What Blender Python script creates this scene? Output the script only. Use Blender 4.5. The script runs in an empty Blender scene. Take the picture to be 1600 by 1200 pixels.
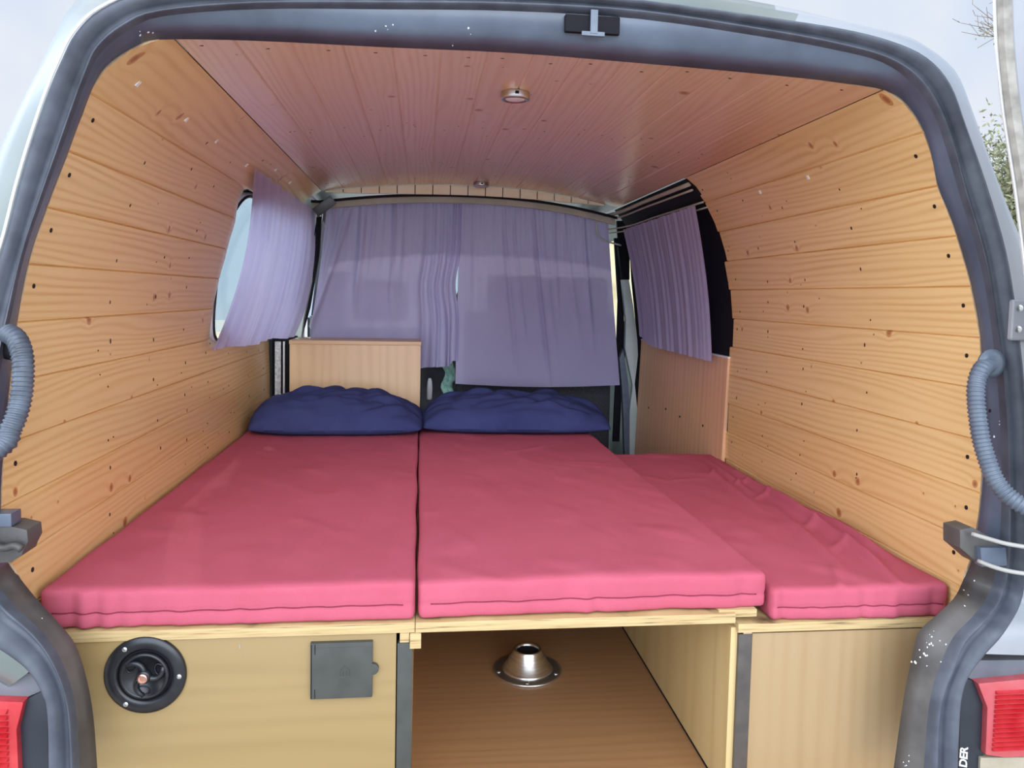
import bpy, bmesh, math, random
from mathutils import Vector, Matrix, noise

# ------------------------------------------------------------------ camera
SC = bpy.context.scene
COL = SC.collection
R = math.radians
CAM = Vector((-0.19, -1.35, 0.95))
YAW, PITCH, ROLL = R(6.718), R(3.674), R(1.2)
FPX, PPX, PPY = 1200.0, 800.0, 540.0
F_ = Vector((math.sin(YAW)*math.cos(PITCH), math.cos(YAW)*math.cos(PITCH), -math.sin(PITCH)))
R_ = F_.cross(Vector((0, 0, 1))).normalized()
U_ = R_.cross(F_)
R2, U2 = R_*math.cos(ROLL)+U_*math.sin(ROLL), U_*math.cos(ROLL)-R_*math.sin(ROLL)
cd = bpy.data.cameras.new('camera'); cam = bpy.data.objects.new('camera', cd); COL.objects.link(cam)
cd.sensor_width = 36; cd.lens = 36*FPX/1600; cd.shift_y = -(600-PPY)/1600; cd.clip_start = 0.02; cd.clip_end = 200
m = Matrix((R2, U2, -F_)).transposed().to_4x4(); m.translation = CAM
cam.matrix_world = m
SC.camera = cam

# ------------------------------------------------------------------ world, sun, exposure
SC.view_settings.view_transform = 'Standard'; SC.view_settings.look = 'None'
SC.view_settings.exposure = 0.0; SC.view_settings.gamma = 1.0
w = bpy.data.worlds.new('sky'); SC.world = w; w.use_nodes = True
nt = w.node_tree; nt.nodes.clear()
def N(nt, t, **k):
    n = nt.nodes.new(t)
    for a, b in k.items():
        setattr(n, a, b)
    return n
def link(nt, a, b): nt.links.new(a, b)
geo = N(nt, 'ShaderNodeTexCoord'); sep = N(nt, 'ShaderNodeSeparateXYZ'); link(nt, geo.outputs['Generated'], sep.inputs[0])
nz = N(nt, 'ShaderNodeTexNoise'); nz.inputs['Scale'].default_value = 2.2; nz.inputs['Detail'].default_value = 5
link(nt, geo.outputs['Generated'], nz.inputs['Vector'])
rp = N(nt, 'ShaderNodeValToRGB'); link(nt, nz.outputs['Fac'], rp.inputs[0])
rp.color_ramp.elements[0].position = .40; rp.color_ramp.elements[0].color = (.58, .72, .95, 1)
rp.color_ramp.elements[1].position = .62; rp.color_ramp.elements[1].color = (.90, .93, .98, 1)
mr = N(nt, 'ShaderNodeMapRange'); mr.interpolation_type = 'SMOOTHSTEP'   # sky brightened behind the camera, added to fill the interior
link(nt, sep.outputs['Y'], mr.inputs['Value'])
mr.inputs['From Min'].default_value = .15; mr.inputs['From Max'].default_value = -.55
mr.inputs['To Min'].default_value = .96; mr.inputs['To Max'].default_value = 2.4
dt = N(nt, 'ShaderNodeVectorMath', operation='DOT_PRODUCT'); link(nt, geo.outputs['Generated'], dt.inputs[0]); dt.inputs[1].default_value = (0, -.958, .287)
m2 = N(nt, 'ShaderNodeMapRange'); m2.interpolation_type = 'SMOOTHSTEP'; link(nt, dt.outputs['Value'], m2.inputs['Value'])  # extra rear sky lobe, added to light the deep interior
m2.inputs['From Min'].default_value = .72; m2.inputs['From Max'].default_value = .99; m2.inputs['To Min'].default_value = 0; m2.inputs['To Max'].default_value = 4.8
ad = N(nt, 'ShaderNodeMath', operation='ADD'); link(nt, mr.outputs[0], ad.inputs[0]); link(nt, m2.outputs[0], ad.inputs[1])
d3 = N(nt, 'ShaderNodeVectorMath', operation='DOT_PRODUCT'); link(nt, geo.outputs['Generated'], d3.inputs[0]); d3.inputs[1].default_value = (-.97, .20, .15)
m3 = N(nt, 'ShaderNodeMapRange'); m3.interpolation_type = 'SMOOTHSTEP'; link(nt, d3.outputs['Value'], m3.inputs['Value'])  # extra left sky lobe, added to backlight the left curtain
m3.inputs['From Min'].default_value = .62; m3.inputs['From Max'].default_value = .98; m3.inputs['To Min'].default_value = 0; m3.inputs['To Max'].default_value = 3.4
a3 = N(nt, 'ShaderNodeMath', operation='ADD'); link(nt, ad.outputs[0], a3.inputs[0]); link(nt, m3.outputs[0], a3.inputs[1])
bg = N(nt, 'ShaderNodeBackground'); link(nt, rp.outputs[0], bg.inputs[0]); link(nt, a3.outputs[0], bg.inputs[1])
wo = N(nt, 'ShaderNodeOutputWorld'); link(nt, bg.outputs[0], wo.inputs[0])
sd = bpy.data.lights.new('sun', 'SUN'); sun = bpy.data.objects.new('sun', sd); COL.objects.link(sun)
sd.energy = .7; sd.angle = R(.6); sd.color = (1, .95, .86)
SUNDIR = Vector((-.13, .87, .47)).normalized()
sun.rotation_euler = SUNDIR.to_track_quat('Z', 'Y').to_euler()

# ------------------------------------------------------------------ picture measurements to metres
def ray(px, py): return F_ + R2*((px-PPX)/FPX) - U2*((py-PPY)/FPX)
def onY(px, py, y): d = ray(px, py); return CAM + d*((y-CAM.y)/d.y)
def onX(px, py, x): d = ray(px, py); return CAM + d*((x-CAM.x)/d.x)
def onZ(px, py, z): d = ray(px, py); return CAM + d*((z-CAM.z)/d.z)
def interp(tab, v):
    if v <= tab[0][0]: return tab[0][1]
    for (a, fa), (b, fb) in zip(tab, tab[1:]):
        if v <= b: return fa+(fb-fa)*(v-a)/(b-a)
    return tab[-1][1]
random.seed(7)

# ------------------------------------------------------------------ materials
def pbsdf(name, col=(.5, .5, .5), rough=.5, metal=0, spec=.5, coat=0, bump=None, **kw):
    mt = bpy.data.materials.new(name); mt.use_nodes = True
    t = mt.node_tree; b = t.nodes['Principled BSDF']
    b.inputs['Base Color'].default_value = (*col, 1); b.inputs['Roughness'].default_value = rough
    b.inputs['Metallic'].default_value = metal; b.inputs['Specular IOR Level'].default_value = spec
    b.inputs['Coat Weight'].default_value = coat
    if coat: b.inputs['Coat Roughness'].default_value = .2
    return mt, t, b
def noisy(name, c1, c2, scale=8, rough=.5, metal=0, stretch=(1, 1, 1), detail=6, bump=0, bscale=None, lo=.35, hi=.65, coat=0, spec=.5, uv=False):
    mt, t, b = pbsdf(name, c1, rough, metal, spec, coat)
    tc = N(t, 'ShaderNodeTexCoord'); mp = N(t, 'ShaderNodeMapping'); mp.inputs['Scale'].default_value = stretch
    link(t, tc.outputs['UV' if uv else 'Object'], mp.inputs[0])
    n = N(t, 'ShaderNodeTexNoise'); n.inputs['Scale'].default_value = scale; n.inputs['Detail'].default_value = detail
    link(t, mp.outputs[0], n.inputs['Vector'])
    r = N(t, 'ShaderNodeValToRGB'); link(t, n.outputs['Fac'], r.inputs[0])
    r.color_ramp.elements[0].position = lo; r.color_ramp.elements[0].color = (*c1, 1)
    r.color_ramp.elements[1].position = hi; r.color_ramp.elements[1].color = (*c2, 1)
    link(t, r.outputs[0], b.inputs['Base Color'])
    if bump:
        n2 = N(t, 'ShaderNodeTexNoise'); n2.inputs['Scale'].default_value = bscale or scale*6; n2.inputs['Detail'].default_value = 4
        link(t, mp.outputs[0], n2.inputs['Vector'])
        bp = N(t, 'ShaderNodeBump'); bp.inputs['Strength'].default_value = bump; bp.inputs['Distance'].default_value = .004
        link(t, n2.outputs['Fac'], bp.inputs['Height']); link(t, bp.outputs[0], b.inputs['Normal'])
    return mt
def math_n(t, op, a, b=None, c=None):
    n = N(t, 'ShaderNodeMath', operation=op)
    for i, v in enumerate((a, b, c)):
        if v is None: continue
        if isinstance(v, (int, float)): n.inputs[i].default_value = v
        else: link(t, v, n.inputs[i])
    return n.outputs[0]
def mixc(t, fac, a, b, mode='MIX'):
    n = N(t, 'ShaderNodeMix', data_type='RGBA', blend_type=mode)
    if isinstance(fac, (int, float)): n.inputs[0].default_value = fac
    else: link(t, fac, n.inputs[0])
    for i, v in ((6, a), (7, b)):
        if isinstance(v, tuple): n.inputs[i].default_value = (*v, 1)
        else: link(t, v, n.inputs[i])
    return n.outputs[2]
BW = .0955
def wood(name, light, dark, knotc, rings=260, warp=.030, cell=9.0, gate=.62, rough=.32, coat=.35, board=BW, flip=False, fibre=.5, tint=.12):
    """softwood: growth rings are the contours of a warped height field, knots bend them; UV is in metres, u along the grain"""
    mt, t, b = pbsdf(name, light, rough, 0, .5, coat)
    tc = N(t, 'ShaderNodeTexCoord'); sp = N(t, 'ShaderNodeSeparateXYZ'); link(t, tc.outputs['UV'], sp.inputs[0])
    u, v = sp.outputs[0], sp.outputs[1]
    bi = math_n(t, 'FLOOR', math_n(t, 'DIVIDE', v, board))
    wn = N(t, 'ShaderNodeTexWhiteNoise', noise_dimensions='1D'); link(t, bi, wn.inputs['W'])
    rnd = wn.outputs['Value']
    def vec(a, bb, c):
        n = N(t, 'ShaderNodeCombineXYZ')
        for i, q in enumerate((a, bb, c)):
            if isinstance(q, (int, float)): n.inputs[i].default_value = q
            else: link(t, q, n.inputs[i])
        return n.outputs[0]
    uo = math_n(t, 'MULTIPLY_ADD', rnd, 17.3, u)
    n1 = N(t, 'ShaderNodeTexNoise'); n1.inputs['Scale'].default_value = 1; n1.inputs['Detail'].default_value = 1.5
    link(t, vec(math_n(t, 'MULTIPLY', uo, .95), math_n(t, 'MULTIPLY', v, 9), math_n(t, 'MULTIPLY', rnd, 31)), n1.inputs['Vector'])
    vo = N(t, 'ShaderNodeTexVoronoi', feature='F1', voronoi_dimensions='2D'); vo.inputs['Scale'].default_value = cell
    link(t, vec(uo, math_n(t, 'MULTIPLY_ADD', rnd, .3, v), 0), vo.inputs['Vector'])
    vc = N(t, 'ShaderNodeSeparateColor'); link(t, vo.outputs['Color'], vc.inputs[0])
    on = math_n(t, 'GREATER_THAN', vc.outputs[0], gate)
    size = math_n(t, 'MULTIPLY_ADD', math_n(t, 'POWER', vc.outputs[1], 2.0), .085, .024)
    dd = math_n(t, 'DIVIDE', vo.outputs['Distance'], size)
    fall = math_n(t, 'MULTIPLY', on, math_n(t, 'POWER', 2.718, math_n(t, 'MULTIPLY', dd, -.75)))
    h = math_n(t, 'MULTIPLY_ADD', n1.outputs['Fac'], warp*2, v)
    h = math_n(t, 'MULTIPLY_ADD', fall, .022, h)
    ph = math_n(t, 'MULTIPLY', h, rings*2*math.pi/2)
    s = math_n(t, 'MULTIPLY_ADD', math_n(t, 'SINE', ph), .5, .5)
    s = math_n(t, 'POWER', s, 1.8)
    nf = N(t, 'ShaderNodeTexNoise'); nf.inputs['Scale'].default_value = 1; nf.inputs['Detail'].default_value = 3
    link(t, vec(math_n(t, 'MULTIPLY', uo, 6), math_n(t, 'MULTIPLY', v, 330), 0), nf.inputs['Vector'])
    nb = N(t, 'ShaderNodeTexNoise'); nb.inputs['Scale'].default_value = 1; nb.inputs['Detail'].default_value = 2
    link(t, vec(math_n(t, 'MULTIPLY', uo, 2.2), math_n(t, 'MULTIPLY', v, 16), 3), nb.inputs['Vector'])
    amt = math_n(t, 'MULTIPLY', s, math_n(t, 'MULTIPLY_ADD', nb.outputs['Fac'], 1.5, -.25))
    amt = math_n(t, 'MULTIPLY_ADD', math_n(t, 'SUBTRACT', nf.outputs['Fac'], .5), fibre, amt)
    cl = N(t, 'ShaderNodeClamp'); link(t, amt, cl.inputs[0])
    c = mixc(t, cl.outputs[0], light, dark)
    tn = math_n(t, 'MULTIPLY', rnd, tint*3.2)
    c = mixc(t, tn, c, dark)
    halo = math_n(t, 'MULTIPLY', on, math_n(t, 'LESS_THAN', dd, 1.0))
    core = math_n(t, 'MULTIPLY', on, math_n(t, 'LESS_THAN', dd, .55))
    c = mixc(t, math_n(t, 'MULTIPLY', halo, .80), c, tuple(min(1, q*1.5) for q in knotc))
    c = mixc(t, math_n(t, 'MULTIPLY', core, .8), c, knotc)
    link(t, c, b.inputs['Base Color'])
    bp = N(t, 'ShaderNodeBump'); bp.inputs['Strength'].default_value = .12; bp.inputs['Distance'].default_value = .001
    link(t, s, bp.inputs['Height']); link(t, bp.outputs[0], b.inputs['Normal'])
    return mt
def fabric(name, c1, c2, weave=900, rough=.9, trans=None, tcol=None, bump=.35):
    mt, t, b = pbsdf(name, c1, rough, 0, .1)
    tc = N(t, 'ShaderNodeTexCoord')
    n = N(t, 'ShaderNodeTexNoise'); n.inputs['Scale'].default_value = 5; n.inputs['Detail'].default_value = 8; n.inputs['Roughness'].default_value = .65
    link(t, tc.outputs['Object'], n.inputs['Vector'])
    r = N(t, 'ShaderNodeValToRGB'); link(t, n.outputs['Fac'], r.inputs[0])
    r.color_ramp.elements[0].position = .35; r.color_ramp.elements[0].color = (*c1, 1)
    r.color_ramp.elements[1].position = .65; r.color_ramp.elements[1].color = (*c2, 1)
    link(t, r.outputs[0], b.inputs['Base Color'])
    n2 = N(t, 'ShaderNodeTexNoise'); n2.inputs['Scale'].default_value = weave; n2.inputs['Detail'].default_value = 2
    link(t, tc.outputs['Object'], n2.inputs['Vector'])
    n3 = N(t, 'ShaderNodeTexNoise'); n3.inputs['Scale'].default_value = 22; n3.inputs['Detail'].default_value = 5
    link(t, tc.outputs['Object'], n3.inputs['Vector'])
    hh = math_n(t, 'MULTIPLY_ADD', n3.outputs['Fac'], 1.5, n2.outputs['Fac'])
    bp = N(t, 'ShaderNodeBump'); bp.inputs['Strength'].default_value = bump; bp.inputs['Distance'].default_value = .0025
    link(t, hh, bp.inputs['Height']); link(t, bp.outputs[0], b.inputs['Normal'])
    if trans:
        tr = N(t, 'ShaderNodeBsdfTranslucent'); tr.inputs[0].default_value = (*tcol, 1)
        mx = N(t, 'ShaderNodeMixShader'); mx.inputs[0].default_value = trans
        link(t, b.outputs[0], mx.inputs[1]); link(t, tr.outputs[0], mx.inputs[2])
        link(t, mx.outputs[0], t.nodes['Material Output'].inputs[0])
    return mt
def glass(name, tint=(.9, .95, .92)):
    mt, t, b = pbsdf(name, tint, .02)
    tr = N(t, 'ShaderNodeBsdfTransparent'); tr.inputs[0].default_value = (*tint, 1)
    gl = N(t, 'ShaderNodeBsdfGlossy'); gl.inputs['Roughness'].default_value = .02
    mx = N(t, 'ShaderNodeMixShader'); mx.inputs[0].default_value = .07
    link(t, tr.outputs[0], mx.inputs[1]); link(t, gl.outputs[0], mx.inputs[2]); link(t, mx.outputs[0], t.nodes['Material Output'].inputs[0])
    return mt

M = {}
M['pine'] = wood('varnished_pine', (.83, .56, .25), (.66, .36, .115), (.34, .13, .042), rings=125, warp=.05, gate=.70, fibre=.35, tint=.06, coat=.2)
M['pine_shaded'] = wood('varnished_pine_shaded', (.76, .49, .31), (.66, .38, .215), (.34, .15, .08), rings=110, warp=.06, gate=.80, cell=8, rough=.25, fibre=.35, tint=.10)  # same pine, with the ceiling's dimmer pinkish light mixed into the colour
M['kerf'] = noisy('raw_cut_edge', (.62, .46, .30), (.50, .34, .20), 60, .8)
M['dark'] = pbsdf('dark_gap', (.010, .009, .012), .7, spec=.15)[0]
M['nail'] = pbsdf('nail_hole', (.035, .015, .008), .7)[0]
M['screw'] = pbsdf('black_screw', (.01, .008, .007), .45)[0]
M['beech'] = wood('beech_laminate', (.30, .20, .078), (.265, .175, .064), (.4, .25, .12), rings=46, warp=.05, gate=2, rough=.42, coat=.1, board=50, fibre=.25, tint=0)
M['beech_v'] = wood('beech_laminate_upright', (.35, .232, .112), (.31, .195, .088), (.4, .25, .12), rings=60, warp=.03, gate=2, rough=.42, coat=.1, board=50, fibre=.35, tint=0)
M['ply'] = wood('plywood_face', (.56, .40, .18), (.47, .31, .12), (.2, .08, .03), rings=22, warp=.12, gate=.9, cell=4, rough=.5, coat=.05, board=50, fibre=.35, tint=0)
M['ply_door'] = wood('plywood_door_panel', (.80, .46, .25), (.68, .36, .18), (.3, .15, .08), rings=50, warp=.03, gate=2, rough=.45, coat=.1, board=50, fibre=.5, tint=0)
M['ply_box'] = wood('plywood_box', (.72, .47, .25), (.63, .385, .185), (.3, .15, .08), rings=50, warp=.05, gate=2, rough=.45, coat=.1, board=50, fibre=.5, tint=0)
M['floor'] = wood('brown_laminate_floor', (.36, .19, .085), (.30, .15, .062), (.12, .05, .02), rings=70, warp=.03, gate=.9, cell=4, rough=.38, coat=.15, board=.19, fibre=1.0, tint=.1)
# plywood edge: pale layers with a few dark voids
mt, t, b = pbsdf('plywood_edge', (.62, .45, .22), .7)
tc = N(t, 'ShaderNodeTexCoord'); mp = N(t, 'ShaderNodeMapping'); mp.inputs['Scale'].default_value = (9, 9, 260); link(t, tc.outputs['Object'], mp.inputs[0])
n = N(t, 'ShaderNodeTexNoise'); n.inputs['Scale'].default_value = 1; n.inputs['Detail'].default_value = 4; link(t, mp.outputs[0], n.inputs['Vector'])
r = N(t, 'ShaderNodeValToRGB'); link(t, n.outputs['Fac'], r.inputs[0])
r.color_ramp.elements[0].position = .30; r.color_ramp.elements[0].color = (.10, .055, .022, 1)
r.color_ramp.elements[1].position = .40; r.color_ramp.elements[1].color = (.44, .30, .13, 1)
e = r.color_ramp.elements.new(.65); e.color = (.55, .40, .19, 1)
link(t, r.outputs[0], b.inputs['Base Color']); M['ply_edge'] = mt
M['pink'] = fabric('crimson_cotton', (.465, .092, .130), (.50, .105, .150))
M['seam'] = fabric('seam_crease_shadow', (.20, .03, .05), (.26, .04, .065))  # darker crimson stands for the crease shadow along the seam
M['navy'] = fabric('navy_cotton', (.035, .042, .12), (.05, .06, .155), bump=.5)
M['lilac'] = fabric('lilac_curtain', (.64, .58, .84), (.69, .63, .88), trans=.5, tcol=(.50, .48, .70))
M['lilac_hem'] = M['lilac']
M['frame'] = noisy('grey_blue_frame_paint', (.062, .076, .105), (.10, .125, .165), 7, .36, 0, (1, 1, 1), bump=.1, coat=.3)
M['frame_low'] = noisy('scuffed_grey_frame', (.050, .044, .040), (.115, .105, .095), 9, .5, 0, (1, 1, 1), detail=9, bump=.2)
M['rubber'] = noisy('rubber_seal', (.055, .062, .078), (.085, .095, .115), 25, .55)
M['body'] = noisy('pale_green_grey_paint', (.115, .14, .125), (.16, .185, .17), 5, .3, coat=.3)
M['body_white'] = noisy('greyed_white_paint', (.27, .28, .295), (.34, .345, .36), 6, .35, coat=.3)  # white greyed down, shade at the rear corner put into the colour
M['chip'] = pbsdf('chipped_white_paint', (.75, .75, .74), .6)[0]
M['black_plastic'] = noisy('black_plastic', (.008, .008, .009), (.016, .016, .018), 40, .32)
M['grey_plastic'] = noisy('charcoal_plastic', (.045, .045, .037), (.058, .058, .048), 30, .5)
M['brown_strip'] = noisy('dark_brown_edging', (.060, .050, .042), (.085, .070, .058), 30, .4)
M['conduit'] = noisy('blue_grey_conduit', (.085, .105, .135), (.12, .145, .175), 30, .4)
M['conduit_dark'] = noisy('dark_conduit', (.05, .058, .075), (.10, .12, .15), 30, .4)
M['chrome'] = noisy('brushed_metal', (.55, .52, .48), (.75, .72, .67), 20, .28, 1, (1, 1, 10))
M['steel'] = pbsdf('steel', (.6, .6, .58), .35, 1)[0]
M['copper'] = pbsdf('coppery_lock', (.75, .42, .33), .3, 1)[0]
M['lens_red'] = noisy('red_lens', (.42, .012, .018), (.52, .04, .045), 20, .22, coat=.6)
M['lens_pink'] = noisy('worn_pink_lens', (.46, .09, .10), (.44, .05, .055), 20, .3, coat=.4)
M['housing'] = noisy('black_lamp_housing', (.012, .016, .022), (.022, .027, .034), 10, .45)
M['bumper'] = noisy('weathered_grey_bumper', (.10, .105, .12), (.17, .175, .19), 9, .6)
M['white'] = pbsdf('white_plastic', (.8, .8, .78), .5)[0]
M['lampglass'] = pbsdf('frosted_lamp_cover', (.78, .76, .74), .35)[0]
M['cream'] = noisy('sunlit_board_ends', (.95, .84, .55), (.97, .90, .66), 20, .6)  # pale tone stands for sunlight falling on the board ends
M['cream_dull'] = noisy('dull_headliner', (.50, .46, .36), (.42, .39, .30), 10, .7)
M['worn_seal'] = noisy('worn_door_seal', (.22, .20, .17), (.36, .33, .28), 40, .8)
M['rod'] = pbsdf('pale_strap_metal', (.36, .35, .31), .4)[0]
M['amber'] = noisy('faded_lamp_cover', (.30, .25, .17), (.38, .33, .24), 20, .4)
M['pillar'] = noisy('pale_grey_green_pillar', (.42, .47, .42), (.5, .55, .5), 8, .4)
M['foil'] = noisy('crinkled_foil', (.5, .5, .5), (.85, .85, .85), 80, .3, .8, bump=.6)
M['seat'] = noisy('charcoal_seat_cloth', (.035, .037, .04), (.055, .057, .06), 120, .9)
M['glass'] = glass('window_glass')
M['mint'] = noisy('mint_green_cloth', (.30, .62, .45), (.62, .88, .72), 60, .8)
M['stone'] = noisy('yellow_stone', (.62, .54, .32), (.40, .33, .18), 3, .9)
M['ground'] = noisy('pale_gravel', (.42, .40, .37), (.50, .48, .44), 12, .9)
M['leaf'] = noisy('olive_leaf', (.13, .135, .06), (.26, .26, .15), 3, .7)
M['bark'] = noisy('brown_bark', (.14, .10, .07), (.22, .17, .12), 10, .9)

# ------------------------------------------------------------------ builders
def mesh_obj(name, verts, faces, mat, parent=None, smooth=False, uvs=None, mats=None):
    me = bpy.data.meshes.new(name); me.from_pydata([tuple(v) for v in verts], [], faces)
    for q in (mat if isinstance(mat, (list, tuple)) else [mat]): me.materials.append(q)
    if uvs:
        l = me.uv_layers.new(name='UVMap')
        for p in me.polygons:
            for li, vi in zip(p.loop_indices, p.vertices): l.data[li].uv = uvs[vi]
    if mats:
        for p, mi in zip(me.polygons, mats): p.material_index = mi
    if smooth:
        for p in me.polygons: p.use_smooth = True
    me.update()
    o = bpy.data.objects.new(name, me); COL.objects.link(o)
    if parent:
        o.parent = parent
        if parent.type == 'EMPTY' or True:
            o.matrix_parent_inverse = world_inv(parent)
    return o
def world_inv(p):
    mw = Matrix.Identity(4)
    chain = []
    while p is not None:
        chain.append(p); p = p.parent
    for q in reversed(chain):
        mw = mw @ q.matrix_parent_inverse @ Matrix.LocRotScale(q.location, q.rotation_euler, q.scale)
    return mw.inverted()
def tag(o, label=None, cat=None, group=None, kind=None):
    if label: o['label'] = label
    if cat: o['category'] = cat
    if group: o['group'] = group
    if kind: o['kind'] = kind
    return o
def thing(name, loc, label, cat, group=None):
    o = bpy.data.objects.new(name, None); COL.objects.link(o); o.location = loc; o.empty_display_size = .05
    return tag(o, label, cat, group)
class MB:
    """collects shapes for ONE mesh; UVs in metres by dominant axis (grain = 'x','y' or 'z')"""
    def __init__(s): s.v, s.f, s.m = [], [], []
    def add(s, verts, faces, mi=0):
        o = len(s.v); s.v += [Vector(q) for q in verts]; s.f += [tuple(i+o for i in q) for q in faces]; s.m += [mi]*len(faces); return s
    def box(s, a, b, mi=0):
        x0, y0, z0 = a; x1, y1, z1 = b
        return s.add([(x0,y0,z0),(x1,y0,z0),(x1,y1,z0),(x0,y1,z0),(x0,y0,z1),(x1,y0,z1),(x1,y1,z1),(x0,y1,z1)],
                     [(0,3,2,1),(4,5,6,7),(0,1,5,4),(1,2,6,5),(2,3,7,6),(3,0,4,7)], mi)
    def prism(s, poly, axis, a, b, mi=0):
        """poly of 2D points extruded along axis from a to b"""
        n = len(poly); vs = []
        for h in (a, b):
            for p, q in poly:
                vs.append({'x': (h, p, q), 'y': (p, h, q), 'z': (p, q, h)}[axis])
        return s.add(vs, [tuple(range(n)), tuple(range(2*n-1, n-1, -1))]+[(i, i+n, (i+1) % n+n, (i+1) % n) for i in range(n)], mi)
    def tube(s, pts, rad, seg=10, mi=0, ripple=None, caps=True):
        pts = [Vector(p) for p in pts]; n = len(pts); vs = []; up = Vector((0, 0, 1)); prev = None
        for i, p in enumerate(pts):
            tdir = (pts[min(i+1, n-1)]-pts[max(i-1, 0)]).normalized()
            if prev is None:
                a = tdir.cross(up) if abs(tdir.dot(up)) < .95 else tdir.cross(Vector((1, 0, 0)))
            else: a = prev - tdir*prev.dot(tdir)
            a.normalize(); prev = a; bb = tdir.cross(a)
            rr = rad(i/(n-1)) if callable(rad) else rad
            if ripple: rr += ripple(i)
            for k in range(seg):
                an = 2*math.pi*k/seg; vs.append(p+a*math.cos(an)*rr+bb*math.sin(an)*rr)
        fs = [(i*seg+k, i*seg+(k+1) % seg, (i+1)*seg+(k+1) % seg, (i+1)*seg+k) for i in range(n-1) for k in range(seg)]
        if caps: fs += [tuple(range(seg-1, -1, -1)), tuple(range((n-1)*seg, n*seg))]
        return s.add(vs, fs, mi)
    def lathe(s, prof, c, ax='z', seg=32, mi=0):
        """prof: (radius, height); axis through c; ax '-y' points the height towards the camera"""
        c = Vector(c); vs = []
        for r_, h in prof:
            for k in range(seg):
                an = 2*math.pi*k/seg; q, w_ = r_*math.cos(an), r_*math.sin(an)
                vs.append(c+{'z': Vector((q, w_, h)), '-z': Vector((q, -w_, -h)), '-y': Vector((q, -h, w_))}[ax])
        n = len(prof)
        fs = [(i*seg+k, i*seg+(k+1) % seg, (i+1)*seg+(k+1) % seg, (i+1)*seg+k) for i in range(n-1) for k in range(seg)]
        fs += [tuple(range(seg-1, -1, -1)), tuple(range((n-1)*seg, n*seg))]
        return s.add(vs, fs, mi)
    def build(s, name, mat, parent=None, grain='x', smooth=False, bevel=0, seg=2, uv=True):
        me = bpy.data.meshes.new(name); me.from_pydata([tuple(q) for q in s.v], [], s.f)
        for q in (mat if isinstance(mat, (list, tuple)) else [mat]): me.materials.append(q)
        for p, mi in zip(me.polygons, s.m): p.material_index = mi
        me.update()
        bm = bmesh.new(); bm.from_mesh(me); bmesh.ops.recalc_face_normals(bm, faces=bm.faces)
        if bevel:
            ed = [e_ for e_ in bm.edges if e_.is_manifold and e_.calc_face_angle(0) > .6]
            bmesh.ops.bevel(bm, geom=ed, offset=bevel, segments=seg, profile=.7, affect='EDGES', clamp_overlap=True)
        bm.to_mesh(me); bm.free()
        if uv:
            l = me.uv_layers.new(name='UVMap')
            for p in me.polygons:
                ax = max(range(3), key=lambda i: abs(p.normal[i]))
                g = 'xyz'.index(grain); rest = [i for i in range(3) if i != g and i != ax] or [i for i in range(3) if i != g]
                if g == ax: g = [i for i in range(3) if i != ax][0]; rest = [i for i in range(3) if i not in (g, ax)]
                for li, vi in zip(p.loop_indices, p.vertices):
                    co = me.vertices[vi].co; l.data[li].uv = (co[g], co[rest[0]]+3)
        if smooth:
            for p in me.polygons: p.use_smooth = True
        elif bevel:
            for p in me.polygons: p.use_smooth = True
            me.set_sharp_from_angle(angle=R(35))
        o = bpy.data.objects.new(name, me); COL.objects.link(o)
        if parent: o.parent = parent; o.matrix_parent_inverse = world_inv(parent)
        return o
def spline(pts, n):
    """Catmull-Rom through pts, n samples per span"""
    pts = [Vector(p) for p in pts]; out = []
    P = [pts[0]*2-pts[1]]+pts+[pts[-1]*2-pts[-2]]
    for i in range(1, len(P)-2):
        a, b_, c, d = P[i-1], P[i], P[i+1], P[i+2]
        for k in range(n):
            t_ = k/n
            out.append(.5*((2*b_)+(c-a)*t_+(2*a-5*b_+4*c-d)*t_*t_+(3*b_-a-3*c+d)*t_**3))
    out.append(pts[-1]); return out

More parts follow.
